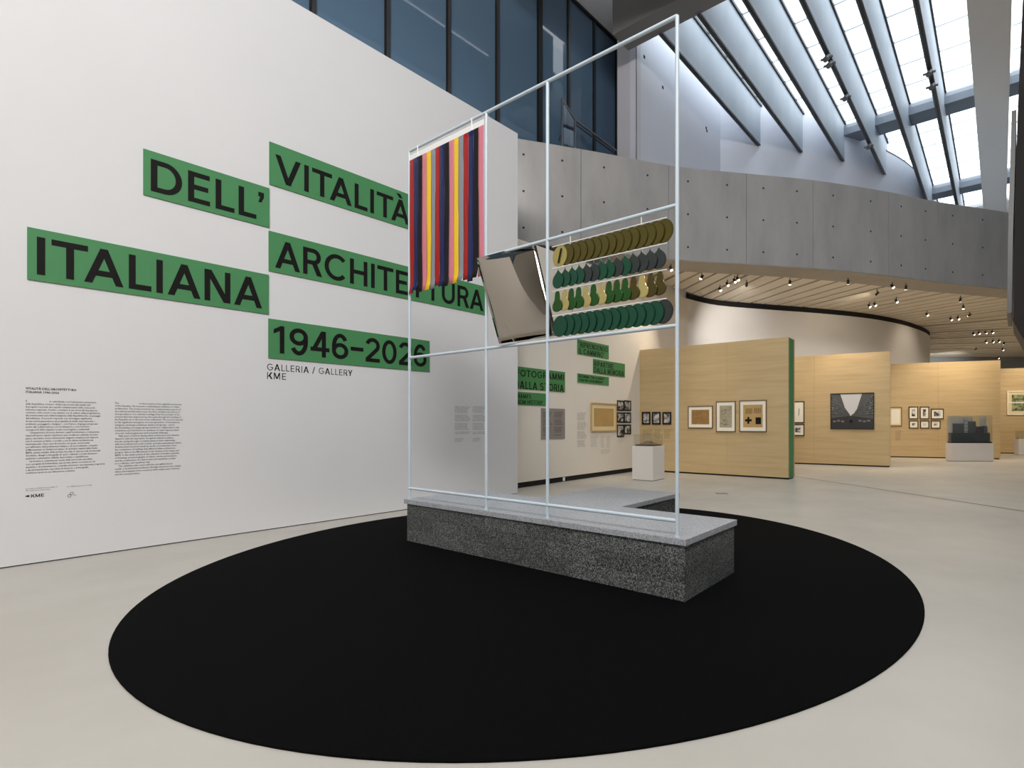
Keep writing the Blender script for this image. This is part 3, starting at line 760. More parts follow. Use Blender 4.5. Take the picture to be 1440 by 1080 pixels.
GRN, DGRN, CHAR = sheen('bottle_green_mirror', (20, 70, 50)), sheen('leaf_green_mirror', (31, 76, 23)), sheen('charcoal_mirror', (47, 53, 51))
BEIGE, DOL = sheen('beige_mirror', (172, 158, 100)), sheen('dark_olive_mirror', (68, 60, 17))
ORANGE = mat('orange_rim', (196, 92, 22), 0.4)
rows = [
    ('disc', 'mirror_disc', 15, 0, ['light brass'] + ['olive'] * 14, 'round olive discs on the top rod', 'top rod'),
    ('onion', 'onion_plate', 14, 1, ['bottle green'] * 4 + ['charcoal', 'charcoal'] + ['bottle green', 'bottle green', 'charcoal', 'bottle green'] + ['charcoal'] * 4, 'onion shaped plates on the second rod', 'second rod'),
    ('gourd', 'gourd_plate', 14, 2, ['leaf green', 'beige', 'leaf green', 'leaf green', 'beige', 'leaf green', 'beige', 'leaf green', 'leaf green', 'leaf green', 'dark olive', 'beige', 'dark olive', 'dark olive'], 'gourd shaped plates on the third rod', 'third rod'),
    ('disc', 'mirror_disc', 14, 3, ['bottle green'] * 13 + ['charcoal'], 'round green discs on the lowest rod', 'lowest rod'),
]
CM = {'light brass': OLIVE2, 'olive': OLIVE, 'bottle green': GRN, 'charcoal': CHAR, 'leaf green': DGRN, 'beige': BEIGE, 'dark olive': DOL}
yaw0 = math.atan2(e.y, e.x)
for kind, nm, n, r, cl_, grp, rodname in rows:
    half = 0.104 if kind == 'disc' else (0.08 if kind == 'onion' else 0.07)
    base = {}
    for i in range(n):
        a0_, a1_ = RT0 - half + 0.012, RT1 + half - (0.07 if kind == 'disc' else 0.0)
        t = a0_ + (a1_ - a0_) * i / (n - 1)
        key = cl_[i]
        word_shape = {'disc': 'round', 'onion': 'onion shaped', 'gourd': 'gourd shaped'}[kind]
        lab = '%s %s plate, %s from left on the %s' % (key, word_shape, ORD[i], rodname)
        if key not in base:
            o = plate_mesh(kind).build(nm, [CM[key]]); base[key] = o.data
        else:
            o = bpy.data.objects.new(nm, base[key]); COL.objects.link(o)
        o.location = fp(t, RZ[r] - 0.006, 0.0); o.rotation_euler = (0, 0, yaw0 - math.radians(6 + 1.2 * math.sin(i * 2.1)))
        tag(o, lab, 'mirror plate', grp)
        if kind == 'gourd' and i in (2, 7, 8, 9, 10, 12):
            rim = plate_mesh(kind); rim.v = [(x * 1.06 - 0.014, y * 0.6 + 0.008, z * 1.005) for x, y, z in rim.v]
            q = rim.build('orange_rim', ORANGE); q.parent = o; q['label'] = 'orange rim showing behind the plate'
        if r == 0 and i == 0:
            s = MB().hexa([(-.020, -.016, -.17), (-.004, -.016, -.17), (-.004, -.009, -.17), (-.020, -.009, -.17), (.022, -.016, -.035), (.038, -.016, -.035), (.038, -.009, -.035), (.022, -.009, -.035)]).build('slot', M_INK); s.parent = o
# ------------------------------------------------------------------ title boards on the left wall
BT = 0.016
def board(plane, corners, name, label, words, green=M_GREEN, cut=None, group=None, track=4.0):
    """corners: (x left, y top left, y bottom left, x right, y top right, y bottom right) in the photo; words: (text, x left, baseline y there, cap top y there, x right)"""
    xl, ytl, ybl, xr, ytr, ybr = corners
    a0, zt0 = plane.measure(xl, ytl); _, zb0 = plane.measure(xl, ybl); a1, zt1 = plane.measure(xr, ytr); _, zb1 = plane.measure(xr, ybr)
    zt, zb = (zt0 + zt1) / 2, (zb0 + zb1) / 2
    if cut is not None: a0 = cut
    m = MB(); plane.box(m, a0, a1, zb, zt, 0.001, BT); o = m.build(name, green, None)
    tag(o, label, 'sign', group)
    for text, wx0, yb, yt, wx1 in words:
        s0_, z0_ = plane.measure(wx0, yb); _, z1_ = plane.measure(wx0, yt)
        s1_ = plane.measure(wx1, yb)[0]
        adopt(word(plane, text, s0_, z0_, z1_ - z0_, s1_ - s0_, BT, track).build('lettering', M_INK, None), o)
    return o
board(LEFT, (201.2, 210, 274.3, 378.3, 264.5, 320), 'title_board', 'green title board reading DELL\u2019 on the white wall', [('DELL\u2019', 211.5, 268.5, 223.5, 370.5)])
board(LEFT, (378.4, 200.2, 260.0, 580, 275, 323.6), 'title_board', 'green title board reading VITALIT\u00c0, topmost of the title', [('VITALIT\u00c0', 386.5, 255.5, 217, 575)])
board(LEFT, (38, 319.3, 393.3, 377.4, 386.7, 441.7), 'title_board', 'green title board reading ITALIANA, lowest and widest of the left column', [('ITALIANA', 51.5, 386, 333, 367.8)])
board(LEFT, (377.5, 326, 382.2, 682.6, 402.5, 442.5), 'title_board', 'green title board reading ARCHITETTURA partly behind the striped banner', [('ARCHITETTURA', 386.2, 376.2, 337, 679)])
board(LEFT, (377.1, 448.8, 504.3, 603.5, 479, 522.3), 'title_board', 'green title board reading 1946\u20132026 above the gallery name', [('1946\u20132026', 384.2, 496.2, 457.5, 599)])
m = MB()
for text, x0, yb, yt, x1 in (('GALLERIA / GALLERY', 375.6, 520.6, 511.0, 495.5), ('KME', 375.6, 532.8, 523.2, 402.3)):
    s0_, z0_ = LEFT.measure(x0, yb); z1_ = LEFT.measure(x0, yt)[1]
    h_, W_ = h, W; h = 5.2
    word(LEFT, text, s0_, z0_, z1_ - z0_, LEFT.measure(x1, yb)[0] - s0_, 0.0, 9, 0.0015, m); h = h_
tag(m.build('wall_lettering', M_INK), 'black lettering GALLERIA / GALLERY KME below the dates board', 'wall lettering')

# introductory text in two columns, sponsor line
IT = ["Il                             in coincidenza con l\u2019ottantesimo anniversario", "della Repubblica, il museo dedica una mostra alla vitalit\u00e0 dell\u2019",
 "Il progetto racconta due aspetti complementari della scena archi-", "tettonica nazionale. Il primo considera la sua storia dal dopoguerra,", "costruito nelle scuole e nei cantieri, con la cultura della progettazione",
 "dai settantesimi anni della fondazione della Repubblica fino al passaggio", "del millennio. Il secondo risponde con un\u2019indagine significativa", "di una nuova generazione di progettisti di studio internazionale \u2013",
 "architetti, paesaggisti e designer \u2013 con il lavoro di gruppi pi\u00f9 giovani", "anche alla collaborazione con le istituzioni e i suoi territori,", "consapevoli delle urgenze sociali, tecnologiche e ambientali.",
 "     Cinquant\u2019anni di storia durante i quali l\u2019architettura e l\u2019urbanistica", "nazionali hanno saputo esprimere una condizione culturale di primo", "piano, ma hanno anche attraversato stagioni complesse nel rapporto",
 "con il contesto politico e sociale e con la cultura architettonica", "internazionale. Sono anni di ricerche ed opere, riconosciuti", "per affermare dell\u2019architettura italiana e di un movimento compiuto",
 "al Monumento ai Caduti nel campo di sterminio nazista dalla Studio", "BBPR, nucleo iniziale della mostra raccolta, in una raccolta di materiali", "d\u2019archivio, disegni e fotografie di opere culturali e sociali attraverso",
 "ambienti e urbanistica definita democratica e repubblicana.", "     La mostra \u00e8 costruita per nuclei della nuova sala espositiva", "con i progetti di architettura, una mostra dentro la mostra in cui",
 "maestria e documentazione, costruite attraverso una sequenza progressiva", "e da un\u2019inquadratura espositiva di memorie e di fotografie,", "restituisce anche la sua dimensione collettiva."]
EN = ["The                            on the occasion of the eightieth anniversary", "of the Republic, the museum is dedicating an exhibition to Italian", "architecture. The project presents two complementary aspects of",
 "the national architectural scene: the first considers the history of", "strong relations of a collective heritage from the post-war to the", "present that was shaped across two parts through the founding of",
 "the Republic up to the turn of the millennium. The second responds", "to the significant emergence of a new generation of international", "designers, landscape architects, studios and groups \u2013 and to",
 "the flourishing of younger groups involved in collaborations with", "institutions and territories on questions of equal urgency, aware", "of social, technological and environmental challenges.",
 "     Fifty years of history during which architecture and urbanism", "shaped a national expression of a global cultural condition,", "but also going through a complex phase in their relationship",
 "with the political and social context, and with international culture.", "Architectural research travels by works of architecture, from", "the completion of buildings that affirmed Italian architecture,",
 "going to date to the Monument to the Victims of the camps and", "BBPR, to the initial nucleus in the collection of archive materials,", "of drawings and photographs of culture, works and models to",
 "and the architecture of a democratic and republican country", "to a collective and republican city.", "     The exhibition also opens with the new gallery layout",
 "a path, a documented production through sequences and a display", "where photographs form a memory with a larger span of history", "and the new generation."]
def column(plane, lines, x0, x1, ytop, ybot, off, mb, bold=0.012):
    a0, zt = plane.measure(x0, ytop); _, zb = plane.measure(x0, ybot); a1 = plane.measure(x1, (ytop + ybot) / 2)[0]
    pitch = (zt - zb) / len(lines)
    print_lines(plane, lines, a0, zt, pitch, pitch * 0.86, a1 - a0, off, mb, bold)
m = MB()
column(LEFT, ["VITALIT\u00c0 DELL\u2019ARCHITETTURA", "ITALIANA 1946\u20132026"], 36, 107.5, 544.5, 554.5, 0.0012, m, 0.03)
tag(m.build('text_heading', M_TEXT, normals=False), 'small two-line heading above the wall text at left, VITALIT\u00c0 DELL\u2019ARCHITETTURA ITALIANA 1946\u20132026', 'wall lettering')
m = MB(); column(LEFT, IT, 36, 147.5, 562.5, 668, 0.0012, m)
tag(m.build('text_column', M_TEXT, normals=False), 'wider Italian text column printed on the wall, below the small heading', 'wall lettering')
m = MB(); column(LEFT, EN, 161.5, 257, 565.5, 670, 0.0012, m)
tag(m.build('text_column', M_TEXT, normals=False), 'narrower English text column on the wall right of the Italian one', 'wall lettering')
m = MB(); s0_, z0_ = LEFT.measure(43.5, 699.8); z1_ = LEFT.measure(43.5, 695.2)[1]
word(LEFT, 'KME', s0_, z0_, z1_ - z0_, LEFT.measure(62, 699)[0] - s0_, 0.0005, 5, 0.0008, m)
a, z = LEFT.measure(37.6, 697.8); k = (LEFT.measure(41.5, 698)[0] - a) * 0.72
for dx, dz, rr in ((0, 0, 1.0), (.9, .35, .8), (.9, -.35, .8)):
    m.add([LEFT.at(a + k * dx * .9 + k * rr * .75 * math.cos(q * math.pi / 5), z + k * dz + k * rr * .5 * math.sin(q * math.pi / 5), 0.0012) for q in range(10)], [tuple(range(10))])
column(LEFT, ["La mostra \u00e8 realizzata con il sostegno di", "The exhibition is supported by"], 36, 80.5, 686.5, 692, 0.0012, m, 0.0)
tag(m.build('sponsor_credit', M_INK, normals=False), 'small KME logo with flower emblem and credit lines low on the wall', 'wall logo')
m = MB()
column(LEFT, ["in collaborazione con / with"], 94.5, 129, 683.2, 686.4, 0.0012, m, 0.0)
for px, py, rx_, ry_ in ((97.6, 697.3, 2.6, 2.4), (101, 694, 2.6, 2.2), (105.5, 696.2, 2.0, 0.8)):
    a, z = LEFT.measure(px, py); kx = LEFT.measure(px + rx_, py)[0] - a; kz = LEFT.measure(px, py - ry_)[1] - z
    o_ = [LEFT.at(a + kx * math.cos(q * math.pi / 8), z + kz * math.sin(q * math.pi / 8), 0.0012) for q in range(16)]
    i_ = [LEFT.at(a + kx * .72 * math.cos(q * math.pi / 8), z + kz * .72 * math.sin(q * math.pi / 8), 0.0012) for q in range(16)]
    m.add(o_ + i_, [(q, (q + 1) % 16, (q + 1) % 16 + 16, q + 16) for q in range(16)])
tag(m.build('partner_emblem', M_TEXT, normals=False), 'tiny looped outline emblem and credit line right of the KME logo', 'wall logo')
FILL = ["nel racconto dei fotogrammi e della storia", "documenti, disegni, opere e immagini", "una sequenza di episodi del paese", "che raccoglie materiali e progetti,", "dalla ricostruzione alla citt\u00e0 nuova,", "architetture e maestri del dopoguerra"]
def filler(n, gap=5):
    o_ = []
    for i in range(n): o_.append('' if i % gap == gap - 1 else FILL[(i * 5 + i // 3) % 6])
    return o_
m = MB(); column(LEFT, filler(20, 6), 639.5, 661.5, 571, 611, 0.0012, m, 0.02); column(LEFT, filler(3), 639.5, 652, 616, 622, 0.0012, m)
tag(m.build('text_column', M_TEXTG, normals=False), 'faint grey Italian text column near the right end of the title wall', 'wall lettering')
m = MB(); column(LEFT, filler(20, 6), 664.5, 683.5, 571, 611, 0.0012, m, 0.02); column(LEFT, filler(3), 664.5, 676, 615.5, 621.5, 0.0012, m)
tag(m.build('text_column', M_TEXTG, normals=False), 'faint grey English text column beside the second frame post', 'wall lettering')

# ------------------------------------------------------------------ green boards and works on the rear wall
Y1 = REAR.measure(731, 600)[0]
hid = lambda px: REAR.measure(px, 550)[0]
h_ = h; h = 6.6
board(REAR, (730, 516, 547.4, 794, 523, 551.2), 'section_board', 'green board reading FOTOGRAMMI DALLA STORIA, its start hidden by the title wall',
      [('FOTOGRAMMI', 725.3, 528.5, 518.8, 792), ('DALLA STORIA', 723, 546, 535, 792)], M_GREEND, cut=hid(721), track=9)
board(REAR, (730, 551.5, 570, 767, 553.2, 570.5), 'section_board', 'small green board reading FRAMES FROM HISTORY under the larger one', [('FRAMES', 724, 559.6, 553.8, 746), ('FROM HISTORY', 724, 568, 561.8, 762.5)], M_GREEND, cut=hid(721), track=9)
board(REAR, (811.6, 477.3, 498.3, 855.5, 485.5, 504.8), 'section_board', 'green board reading \u201cRIPRENDENDO IL CAMMINO\u201d, topmost on the rear wall', [('\u201cRIPRENDENDO', 812.6, 487.8, 480, 854), ('IL CAMMINO\u201d', 813.5, 497.2, 489.3, 849.5)], M_GREEND, track=9)
board(REAR, (833.8, 505, 526, 878.2, 511.5, 529.7), 'section_board', 'green board reading RIPARTIRE DALLA MEMORIA, nearest to the black photographs', [('RIPARTIRE', 834.8, 515, 507.5, 862), ('DALLA MEMORIA', 834.8, 524, 516, 876.5)], M_GREEND, track=9)
board(REAR, (811.8, 525.4, 538.6, 855.6, 530, 541.6), 'section_board', 'thin green board with two small English lines under RIPRENDENDO', [('RESUMING THE JOURNEY', 813.5, 530.8, 527.2, 849), ('STARTING FROM MEMORY', 813.5, 535.8, 532.4, 847)], M_GREEND, track=10)
h = h_
def sheet(plane, x0, y0, x1, y1, off=0.012):
    a0, a1, z0, z1 = plane.rect(x0, y0, x1, y1); m = MB(); plane.box(m, a0, a1, z0, z1, 0.001, off); return m, (a0, a1, z0, z1)
m, _ = sheet(REAR, 760.5, 574.5, 794, 617.5)
tb = tag(m.build('text_board', M_GREYB), 'grey text board on the rear wall behind the third frame post', 'wall panel')
m = MB(); column(REAR, filler(16), 763, 775.5, 579, 613, 0.0128, m, 0.03); column(REAR, filler(16), 779, 791.5, 579, 613, 0.0128, m, 0.03)
adopt(m.build('lettering', M_TEXT, normals=False), tb)
m = MB(); column(REAR, filler(26, 7), 811.8, 824.5, 580, 629, 0.0012, m, 0.02)
tag(m.build('text_column', M_TEXTG, normals=False), 'narrow grey text column left of the big tan framed drawing', 'wall lettering')
for x0, x1, y0, y1, nl, lab in ((830.5, 841, 613, 629, 8, 'grey caption block under the left half of the tan drawing'), (845, 850, 613, 630, 8, 'grey caption block under the right half of the tan drawing'), (853, 859, 613, 630, 8, 'grey caption block below the gap beside the photographs'), (845, 859, 632, 639, 3, 'lowest grey caption lines on the rear wall')):
    m = MB(); column(REAR, filler(nl, 9), x0, x1, y0, y1, 0.0012, m, 0.0); tag(m.build('caption', M_TEXTG, normals=False), lab, 'caption')

def framed(plane, x0, y0, x1, y1, fm, fw, mount, inset, pr, label, cat='picture', group=None, depth=0.035, base=0.0):
    a0, a1, z0, z1 = plane.rect(x0, y0, x1, y1); am, zm = (a0 + a1) / 2, (z0 + z1) / 2
    t = thing('framed_picture', label, cat, plane.at(am, z0, base), group)
    m = MB()
    plane.box(m, a0, a1, z0, z0 + fw, base + .001, base + depth); plane.box(m, a0, a1, z1 - fw, z1, base + .001, base + depth)
    plane.box(m, a0, a0 + fw, z0 + fw, z1 - fw, base + .001, base + depth); plane.box(m, a1 - fw, a1, z0 + fw, z1 - fw, base + .001, base + depth)
    m.build('frame', fm, t)
    m = MB(); plane.box(m, a0 + fw, a1 - fw, z0 + fw, z1 - fw, base + .001, base + depth * .55); m.build('mount', mount, t)
    ix, iz = (inset if isinstance(inset, tuple) else (inset, inset))
    r = (a0 + fw + ix, a1 - fw - ix, z0 + fw + iz, z1 - fw - iz)
    if pr is not None:
        m = MB(); plane.box(m, *r, base + depth * .5, base + depth * .6); m.build('print', pr, t)
    return t, r, base + depth * .62
t, r, o_ = framed(REAR, 830.2, 567, 866, 607, M_WOODL, 0.035, M_MOUNTC, (0.10, 0.11), M_KRAFT, 'large light wood frame with a tan drawing on the rear wall')
BWP = [photo_print('monochrome_print_%d' % i, sc, (22, 22, 23), (212, 210, 206), i * 3.1, bi) for i, (sc, bi) in enumerate([(9, .5), (7, .52), (12, .5), (8, .47), (6, .55), (10, .5)])]
names = ['topmost pair', 'middle pair', 'lowest pair']
for r_, (y0, y1) in enumerate(((563.2, 577.8), (580, 594.6), (597, 610.6))):
    for c_, (x0, x1) in enumerate(((867.5, 877.0), (877.4, 886.8))):
        yy = y1 + (4 if (r_ == 2 and c_ == 0) else 0)
        framed(REAR, x0, y0, x1, yy, M_BLACK, 0.025, M_BLACK, 0.015, BWP[(r_ * 2 + c_) % 6], 'black framed photograph, %s of the %s beside the tan drawing' % (('left', 'right')[c_], names[r_]), 'photograph', 'black photographs on the rear wall', 0.02)

# ------------------------------------------------------------------ wood partitions
P1 = Plane((4.416, 13.66), (0.8338, -0.5522)); P2 = Plane((9.02, 17.4), (0.8767, -0.4812)); P3 = Plane((15.4, 21.1), (0.9405, -0.3396)); P4 = Plane((18.4, 25.2), (0.955, -0.296))
def partition(plane, cuts, zt, thick, label, end=None):
    t = thing('wood_partition', label, 'partition', plane.at((cuts[0] + cuts[-1]) / 2, 0))
    m = MB(); plane.box(m, cuts[0] + .03, cuts[-1] - .03, 0.0, 0.05, -0.03, -thick + .03); m.build('base', M_GAP, t)
    m = MB(); plane.box(m, cuts[0] + .004, cuts[-1] - .004, 0.05, zt - .004, -0.018, -thick + .018); m.build('core', M_PLY, t)
    for a, b in zip(cuts[:-1], cuts[1:]):
        m = MB(); plane.box(m, a + .0015, b - .0015, 0.045, zt, 0, -0.018); m.build('wood_panel', M_PLY, t)
    m = MB(); plane.box(m, cuts[0], cuts[-1], 0.045, zt, -thick + .018, -thick); m.build('wood_panel', M_PLY, t)
    if end:
        m = MB(); plane.box(m, cuts[-1] - .002, cuts[-1] + .012, 0.03, zt - 0.03, -0.05, -thick * .74); q = m.build('end_board', end, t); q['label'] = 'green painted end board'
    return t
a = P1.measure(894.5, 580)[0]
partition(P1, [a, P1.measure(1022, 600)[0], 0], 3.745, 0.58, 'tall pale wood partition with a green end, nearest behind the plinth', M_GREEN)
partition(P2, [-4.0, P2.measure(1145, 600)[0], 0], 3.88, 0.30, 'pale wood partition holding the large black-and-white street photograph')
partition(P3, [-4.1, -2.2, 0], 4.02, 0.30, 'wood partition behind the clear display case with six small frames')
partition(P4, [-1.2, 2.0, 5.5], 4.1, 0.30, 'farthest wood partition with the green framed picture, at the right edge')

bw = [framed(P1, x0, 579.3, x1, 597, M_BLACK, 0.03, M_BLACK, 0.02, BWP[i + 2], 'small black framed photograph on the pale partition, %s above the display case' % s, 'photograph', 'small photographs on the near partition', 0.025) for i, (x0, x1, s) in enumerate(((903, 914.8, 'leftmost'), (917.2, 929.2, 'middle one'), (932, 944.2, 'rightmost')))]
for x0, x1, lab in ((904, 918, 'faint caption under the left small photograph'), (921, 930, 'faint caption under the middle small photograph'), (934, 944, 'faint caption under the right small photograph')):
    m = MB(); column(P1, filler(7, 9), x0, x1, 603.5, 617, 0.0012, m); tag(m.build('caption', mat('brown_lettering', (120, 96, 62), 0.6), normals=False), lab, 'caption')
# three drawings
def ink_lines(plane, r, off, segs, M=None, wd=0.006, parent=None, name='drawing_lines'):
    m = MB(); a0, a1, z0, z1 = r
    for u0, v0, u1, v1 in segs:
        A = Vector((a0 + (a1 - a0) * u0, z0 + (z1 - z0) * v0)); B = Vector((a0 + (a1 - a0) * u1, z0 + (z1 - z0) * v1)); d = B - A
        if d.length < 1e-6: continue
        d.normalize(); q = Vector((-d.y, d.x)) * wd / 2
        m.add([plane.at(*(A - q), off), plane.at(*(B - q), off), plane.at(*(B + q), off), plane.at(*(A + q), off)], [(0, 1, 2, 3)])
    q_ = m.build(name, M or M_TEXT, parent, normals=False); q_['kind'] = 'stuff'; return q_
def blocks(plane, r, off, rects, M, parent, name='drawing_fill'):
    m = MB(); a0, a1, z0, z1 = r
    for poly in rects:
        if len(poly) == 4 and not isinstance(poly[0], tuple): u0, v0, u1, v1 = poly; poly = [(u0, v0), (u1, v0), (u1, v1), (u0, v1)]
        m.add([plane.at(a0 + (a1 - a0) * u, z0 + (z1 - z0) * v, off) for u, v in poly], [tuple(range(len(poly)))])
    q_ = m.build(name, M, parent, normals=False); q_['kind'] = 'stuff'; return q_
rnd = random.Random(11)
t, r, o_ = framed(P1, 968, 570.8, 1002.8, 602.2, M_WOODF, 0.022, M_MOUNT, (0.09, 0.09), M_TAN2, 'brown framed sketch on tan paper, leftmost of the three drawings')
ink_lines(P1, r, o_ + .001, [(rnd.uniform(.05, .8), rnd.uniform(.1, .9)) + (0, 0) for _ in range(0)] + [(.05, .62, .6, .70), (.1, .4, .5, .46), (.55, .3, .95, .36), (.3, .2, .8, .2), (.62, .25, .62, .6), (.1, .8, .9, .85)], M_WOODF, 0.008, t)
t, r, o_ = framed(P1, 1007.3, 564.2, 1034.8, 607.3, M_WOODF, 0.022, M_MOUNT, (0.085, 0.10), M_GREYP, 'brown framed tall grey sketch, middle one of the three drawings')
seg = []
for k in range(46):
    u, v = rnd.uniform(.05, .9), rnd.uniform(.42, .9); seg.append((u, v, min(.97, u + rnd.uniform(.02, .14)), v + rnd.uniform(-.05, .05)))
for k in range(14):
    v = rnd.uniform(.1, .4); u = rnd.uniform(.05, .6); seg.append((u, v, u + rnd.uniform(.1, .35), v + rnd.uniform(-.02, .02)))
ink_lines(P1, r, o_ + .001, seg, M_TEXT, 0.006, t)
t, r, o_ = framed(P1, 1040.2, 562.8, 1078.4, 607.3, M_WOODF, 0.022, M_MOUNT, (0.085, 0.10), M_KRAFT, 'brown framed sheet of four plans, rightmost of the three drawings')
seg = []
for (cx_, cy_) in ((.3, .72), (.74, .74)):
    for k in range(5): seg += [(cx_ - .18, cy_ + (k - 2) * .05, cx_ + .16, cy_ + (k - 2) * .05)]
    for k in range(4): seg += [(cx_ - .15 + k * .1, cy_ - .12, cx_ - .15 + k * .1, cy_ + .1 + .03 * (k % 2))]
ink_lines(P1, r, o_ + .001, seg, M_TEXT, 0.007, t)
blocks(P1, r, o_ + .001, [(.22, .16, .32, .46), (.10, .26, .44, .36), (.64, .14, .92, .44)], M_INK, t)
# frames half hidden behind the near partition
t, r, o_ = framed(P2, 1115.5, 564.2, 1131.3, 594.8, M_BLACK, 0.03, M_MOUNT, (0.10, 0.12), M_MOUNT, 'upper of two dark frames peeping out behind the green edge')
ink_lines(P2, r, o_ + .001, [(.3, .3, .7, .4), (.4, .5, .8, .7), (.5, .2, .6, .8), (.45, .55, .75, .5)], M_TEXT, .012, t)
framed(P2, 1112.5, 596.5, 1131.3, 612.8, M_BLACK, 0.03, M_MOUNT, (0.10, 0.09), BWP[2], 'lower of two dark frames peeping out behind the green edge')
# street photograph
t, r, o_ = framed(P2, 1168, 552.8, 1229.3, 603.6, M_BLACK, 0.03, M_BLACK, 0.0, None, 'large black-and-white photograph of a street between tall blocks', 'photograph')
G1, G2, G3, G4 = [mat('photo_grey_%d' % i, (c, c, c), 0.45) for i, c in enumerate((206, 82, 44, 120))]
o_ += .001
blocks(P2, r, o_, [(0, 0, 1, 1)], G1, t, 'print')
blocks(P2, r, o_ + .001, [[(0, .30), (.46, .36), (.44, .42), (.33, .60), (.22, 1), (0, 1)], [(1, .26), (.46, .36), (.55, .44), (.62, .56), (.74, 1), (1, 1)]], G2, t, 'print_blocks')
blocks(P2, r, o_ + .0015, [[(0, 0), (1, 0), (1, .28), (.52, .36), (.40, .36), (0, .30)]], G3, t, 'print_road')
fl = []
for k in range(7):
    y = .40 + k * .085
    fl.append([(0, y + .0), (0, y + .02), (.46 - .01 * k - .02 * k, .37 + (y - .40) * .35 + .01), (.46 - .03 * k, .37 + (y - .40) * .35)])
    fl.append([(1, y - .02), (1, y), (.52 + .03 * k, .38 + (y - .40) * .4 + .01), (.52 + .03 * k, .38 + (y - .40) * .4)])
blocks(P2, r, o_ + .002, fl, G3, t, 'print_floors')
blocks(P2, r, o_ + .002, [(.90, .55, .94, .62), (.93, .70, .96, .76), (.02, .55, .05, .62), (.86, .42, .89, .46), (.08, .44, .10, .48)] + [(x, .18 + .12 * abs(x - .5) * 0 + .02 * (k % 2), x + .07, .225 + .02 * (k % 2)) for k, x in enumerate((.04, .14, .24, .66, .76, .86))] , G4, t, 'print_cars')
win = []
rw = random.Random(5)
for k in range(7):
    for q_ in range(8):
        f = q_ / 9; y = .44 + k * .085; yy = y + (.385 + (y - .40) * .35 - y) * f; xw = .46 * f * (1 - .06 * k)
        if xw < .40 - .03 * k and rw.random() < .75: win.append((xw, yy, xw + .022 * (1 - f * .6), yy + .035 * (1 - f * .6)))
        xr = 1 - .46 * f * (1 - .06 * k)
        if xr > .62 + .025 * k and rw.random() < .75: win.append((xr - .022 * (1 - f * .6), yy - .02, xr, yy + .015 * (1 - f)))
blocks(P2, r, o_ + .0022, win, G4, t, 'print_windows')
blocks(P2, r, o_ + .0025, [(.44, .16, .52, .22), (.455, .22, .505, .25)], M_INK, t, 'print_car')
# six small frames and the tall pale one on the third partition
framed(P3, 1250.5, 572.5, 1268.3, 599.2, M_WOODF, 0.03, M_MOUNTC, (.05, .07), M_MOUNT, 'pale framed sheet half hidden behind the street photograph partition')
for row, (y0, y1, xs) in enumerate(((571.8, 589.2, ((1277.8, 1291), (1293.5, 1306.5), (1309, 1327))), (591.5, 602.3, ((1278.3, 1291.2), (1294, 1306.5), (1309, 1322.3))))):
    for c_, (x0, x1) in enumerate(xs):
        yy = y0 + (3 if row == 0 and c_ == 2 else 0)
        framed(P3, x0, yy, x1, y1, M_INK, 0.028, M_MOUNT, (0.085, 0.085), BWP[(row * 3 + c_ + 1) % 6], 'small dark framed print, %s of the %s row of three beside the clear case' % (('left', 'middle', 'right')[c_], ('upper', 'lower')[row]), 'picture', 'six small prints on the third partition', 0.03)
m = MB(); column(P3, filler(6, 9), 1259, 1268, 605, 620, 0.0012, m); tag(m.build('caption', mat('brown_lettering', (120, 96, 62), 0.6), normals=False), 'faint caption below the half hidden pale sheet', 'caption')
t, r, o_ = framed(P4, 1416, 549.5, 1462, 583.5, M_MOUNT, 0.05, M_MOUNTC, (.14, .14), photo_print('green_view_print', 7, (52, 74, 40), (168, 172, 128), 5.0), 'cream framed green landscape picture at the right edge')
m = MB(); a0, a1, z0, z1 = r; P4.box(m, a0 - .2, a1 + .2, z0 + (z1 - z0) * .48, z0 + (z1 - z0) * .55, o_, o_ + .01); m.build('crossbar', M_MOUNT, t)

# ------------------------------------------------------------------ display cases
def vitrine(c, d, wid, dep, hb, hc, label, case=True):
    P = Plane(c, d); t = thing('display_case', label, 'display case', P.at(0, 0))
    m = MB(); P.box(m, 0.02, wid - .02, 0, 0.02, -0.02, -dep + .02); m.build('base', M_GAP, t)
    m = MB(); P.box(m, 0, wid, 0.012, hb, 0, -dep); m.build('plinth', M_BOX, t, bevel=0.004)
    if case:
        g = 0.006; e_ = 0.03
        for args in ((e_, wid - e_, -e_, -e_ - g), (e_, wid - e_, -dep + e_ + g, -dep + e_), (e_, e_ + g, -e_ - g, -dep + e_ + g), (wid - e_ - g, wid - e_, -e_ - g, -dep + e_ + g)):
            m = MB(); P.box(m, args[0], args[1], hb + .001, hb + hc, args[2], args[3]); m.build('clear_pane', M_ACRY, t)
        m = MB(); P.box(m, e_, wid - e_, hb + hc + .0005, hb + hc + g, -e_, -dep + e_); m.build('clear_lid', M_ACRY, t)
    return t, P
t, P = vitrine((0.316, 13.62), (0.517, -0.34), 0.62, 0.62, 0.885, 0.30, 'white display case beside the rear wall with a brown relief model')
tag_model = thing('relief_model', 'brown relief model on a dark board inside the near display case', 'model', P.at(.31, .886, -.31))
m = MB(); P.box(m, 0.06, 0.56, 0.886, 0.925, -0.06, -0.56); m.build('baseboard', mat('dark_walnut', (62, 44, 32), 0.5), tag_model)
m = MB(); N = 12; rr = random.Random(3)
for i in range(N + 1):
    for k in range(N + 1):
        u, v = i / N, k / N; z = 0.926 + 0.10 * math.sin(math.pi * u) * math.sin(math.pi * v) * rr.uniform(.35, 1.0)
        m.v.append(tuple(P.at(.08 + .46 * u, z, -.08 - .46 * v)))
for i in range(N):
    for k in range(N): a = i * (N + 1) + k; m.f.append((a, a + N + 1, a + N + 2, a + 1)); m.mi.append(0)
m.build('relief', M_MODEL, tag_model)
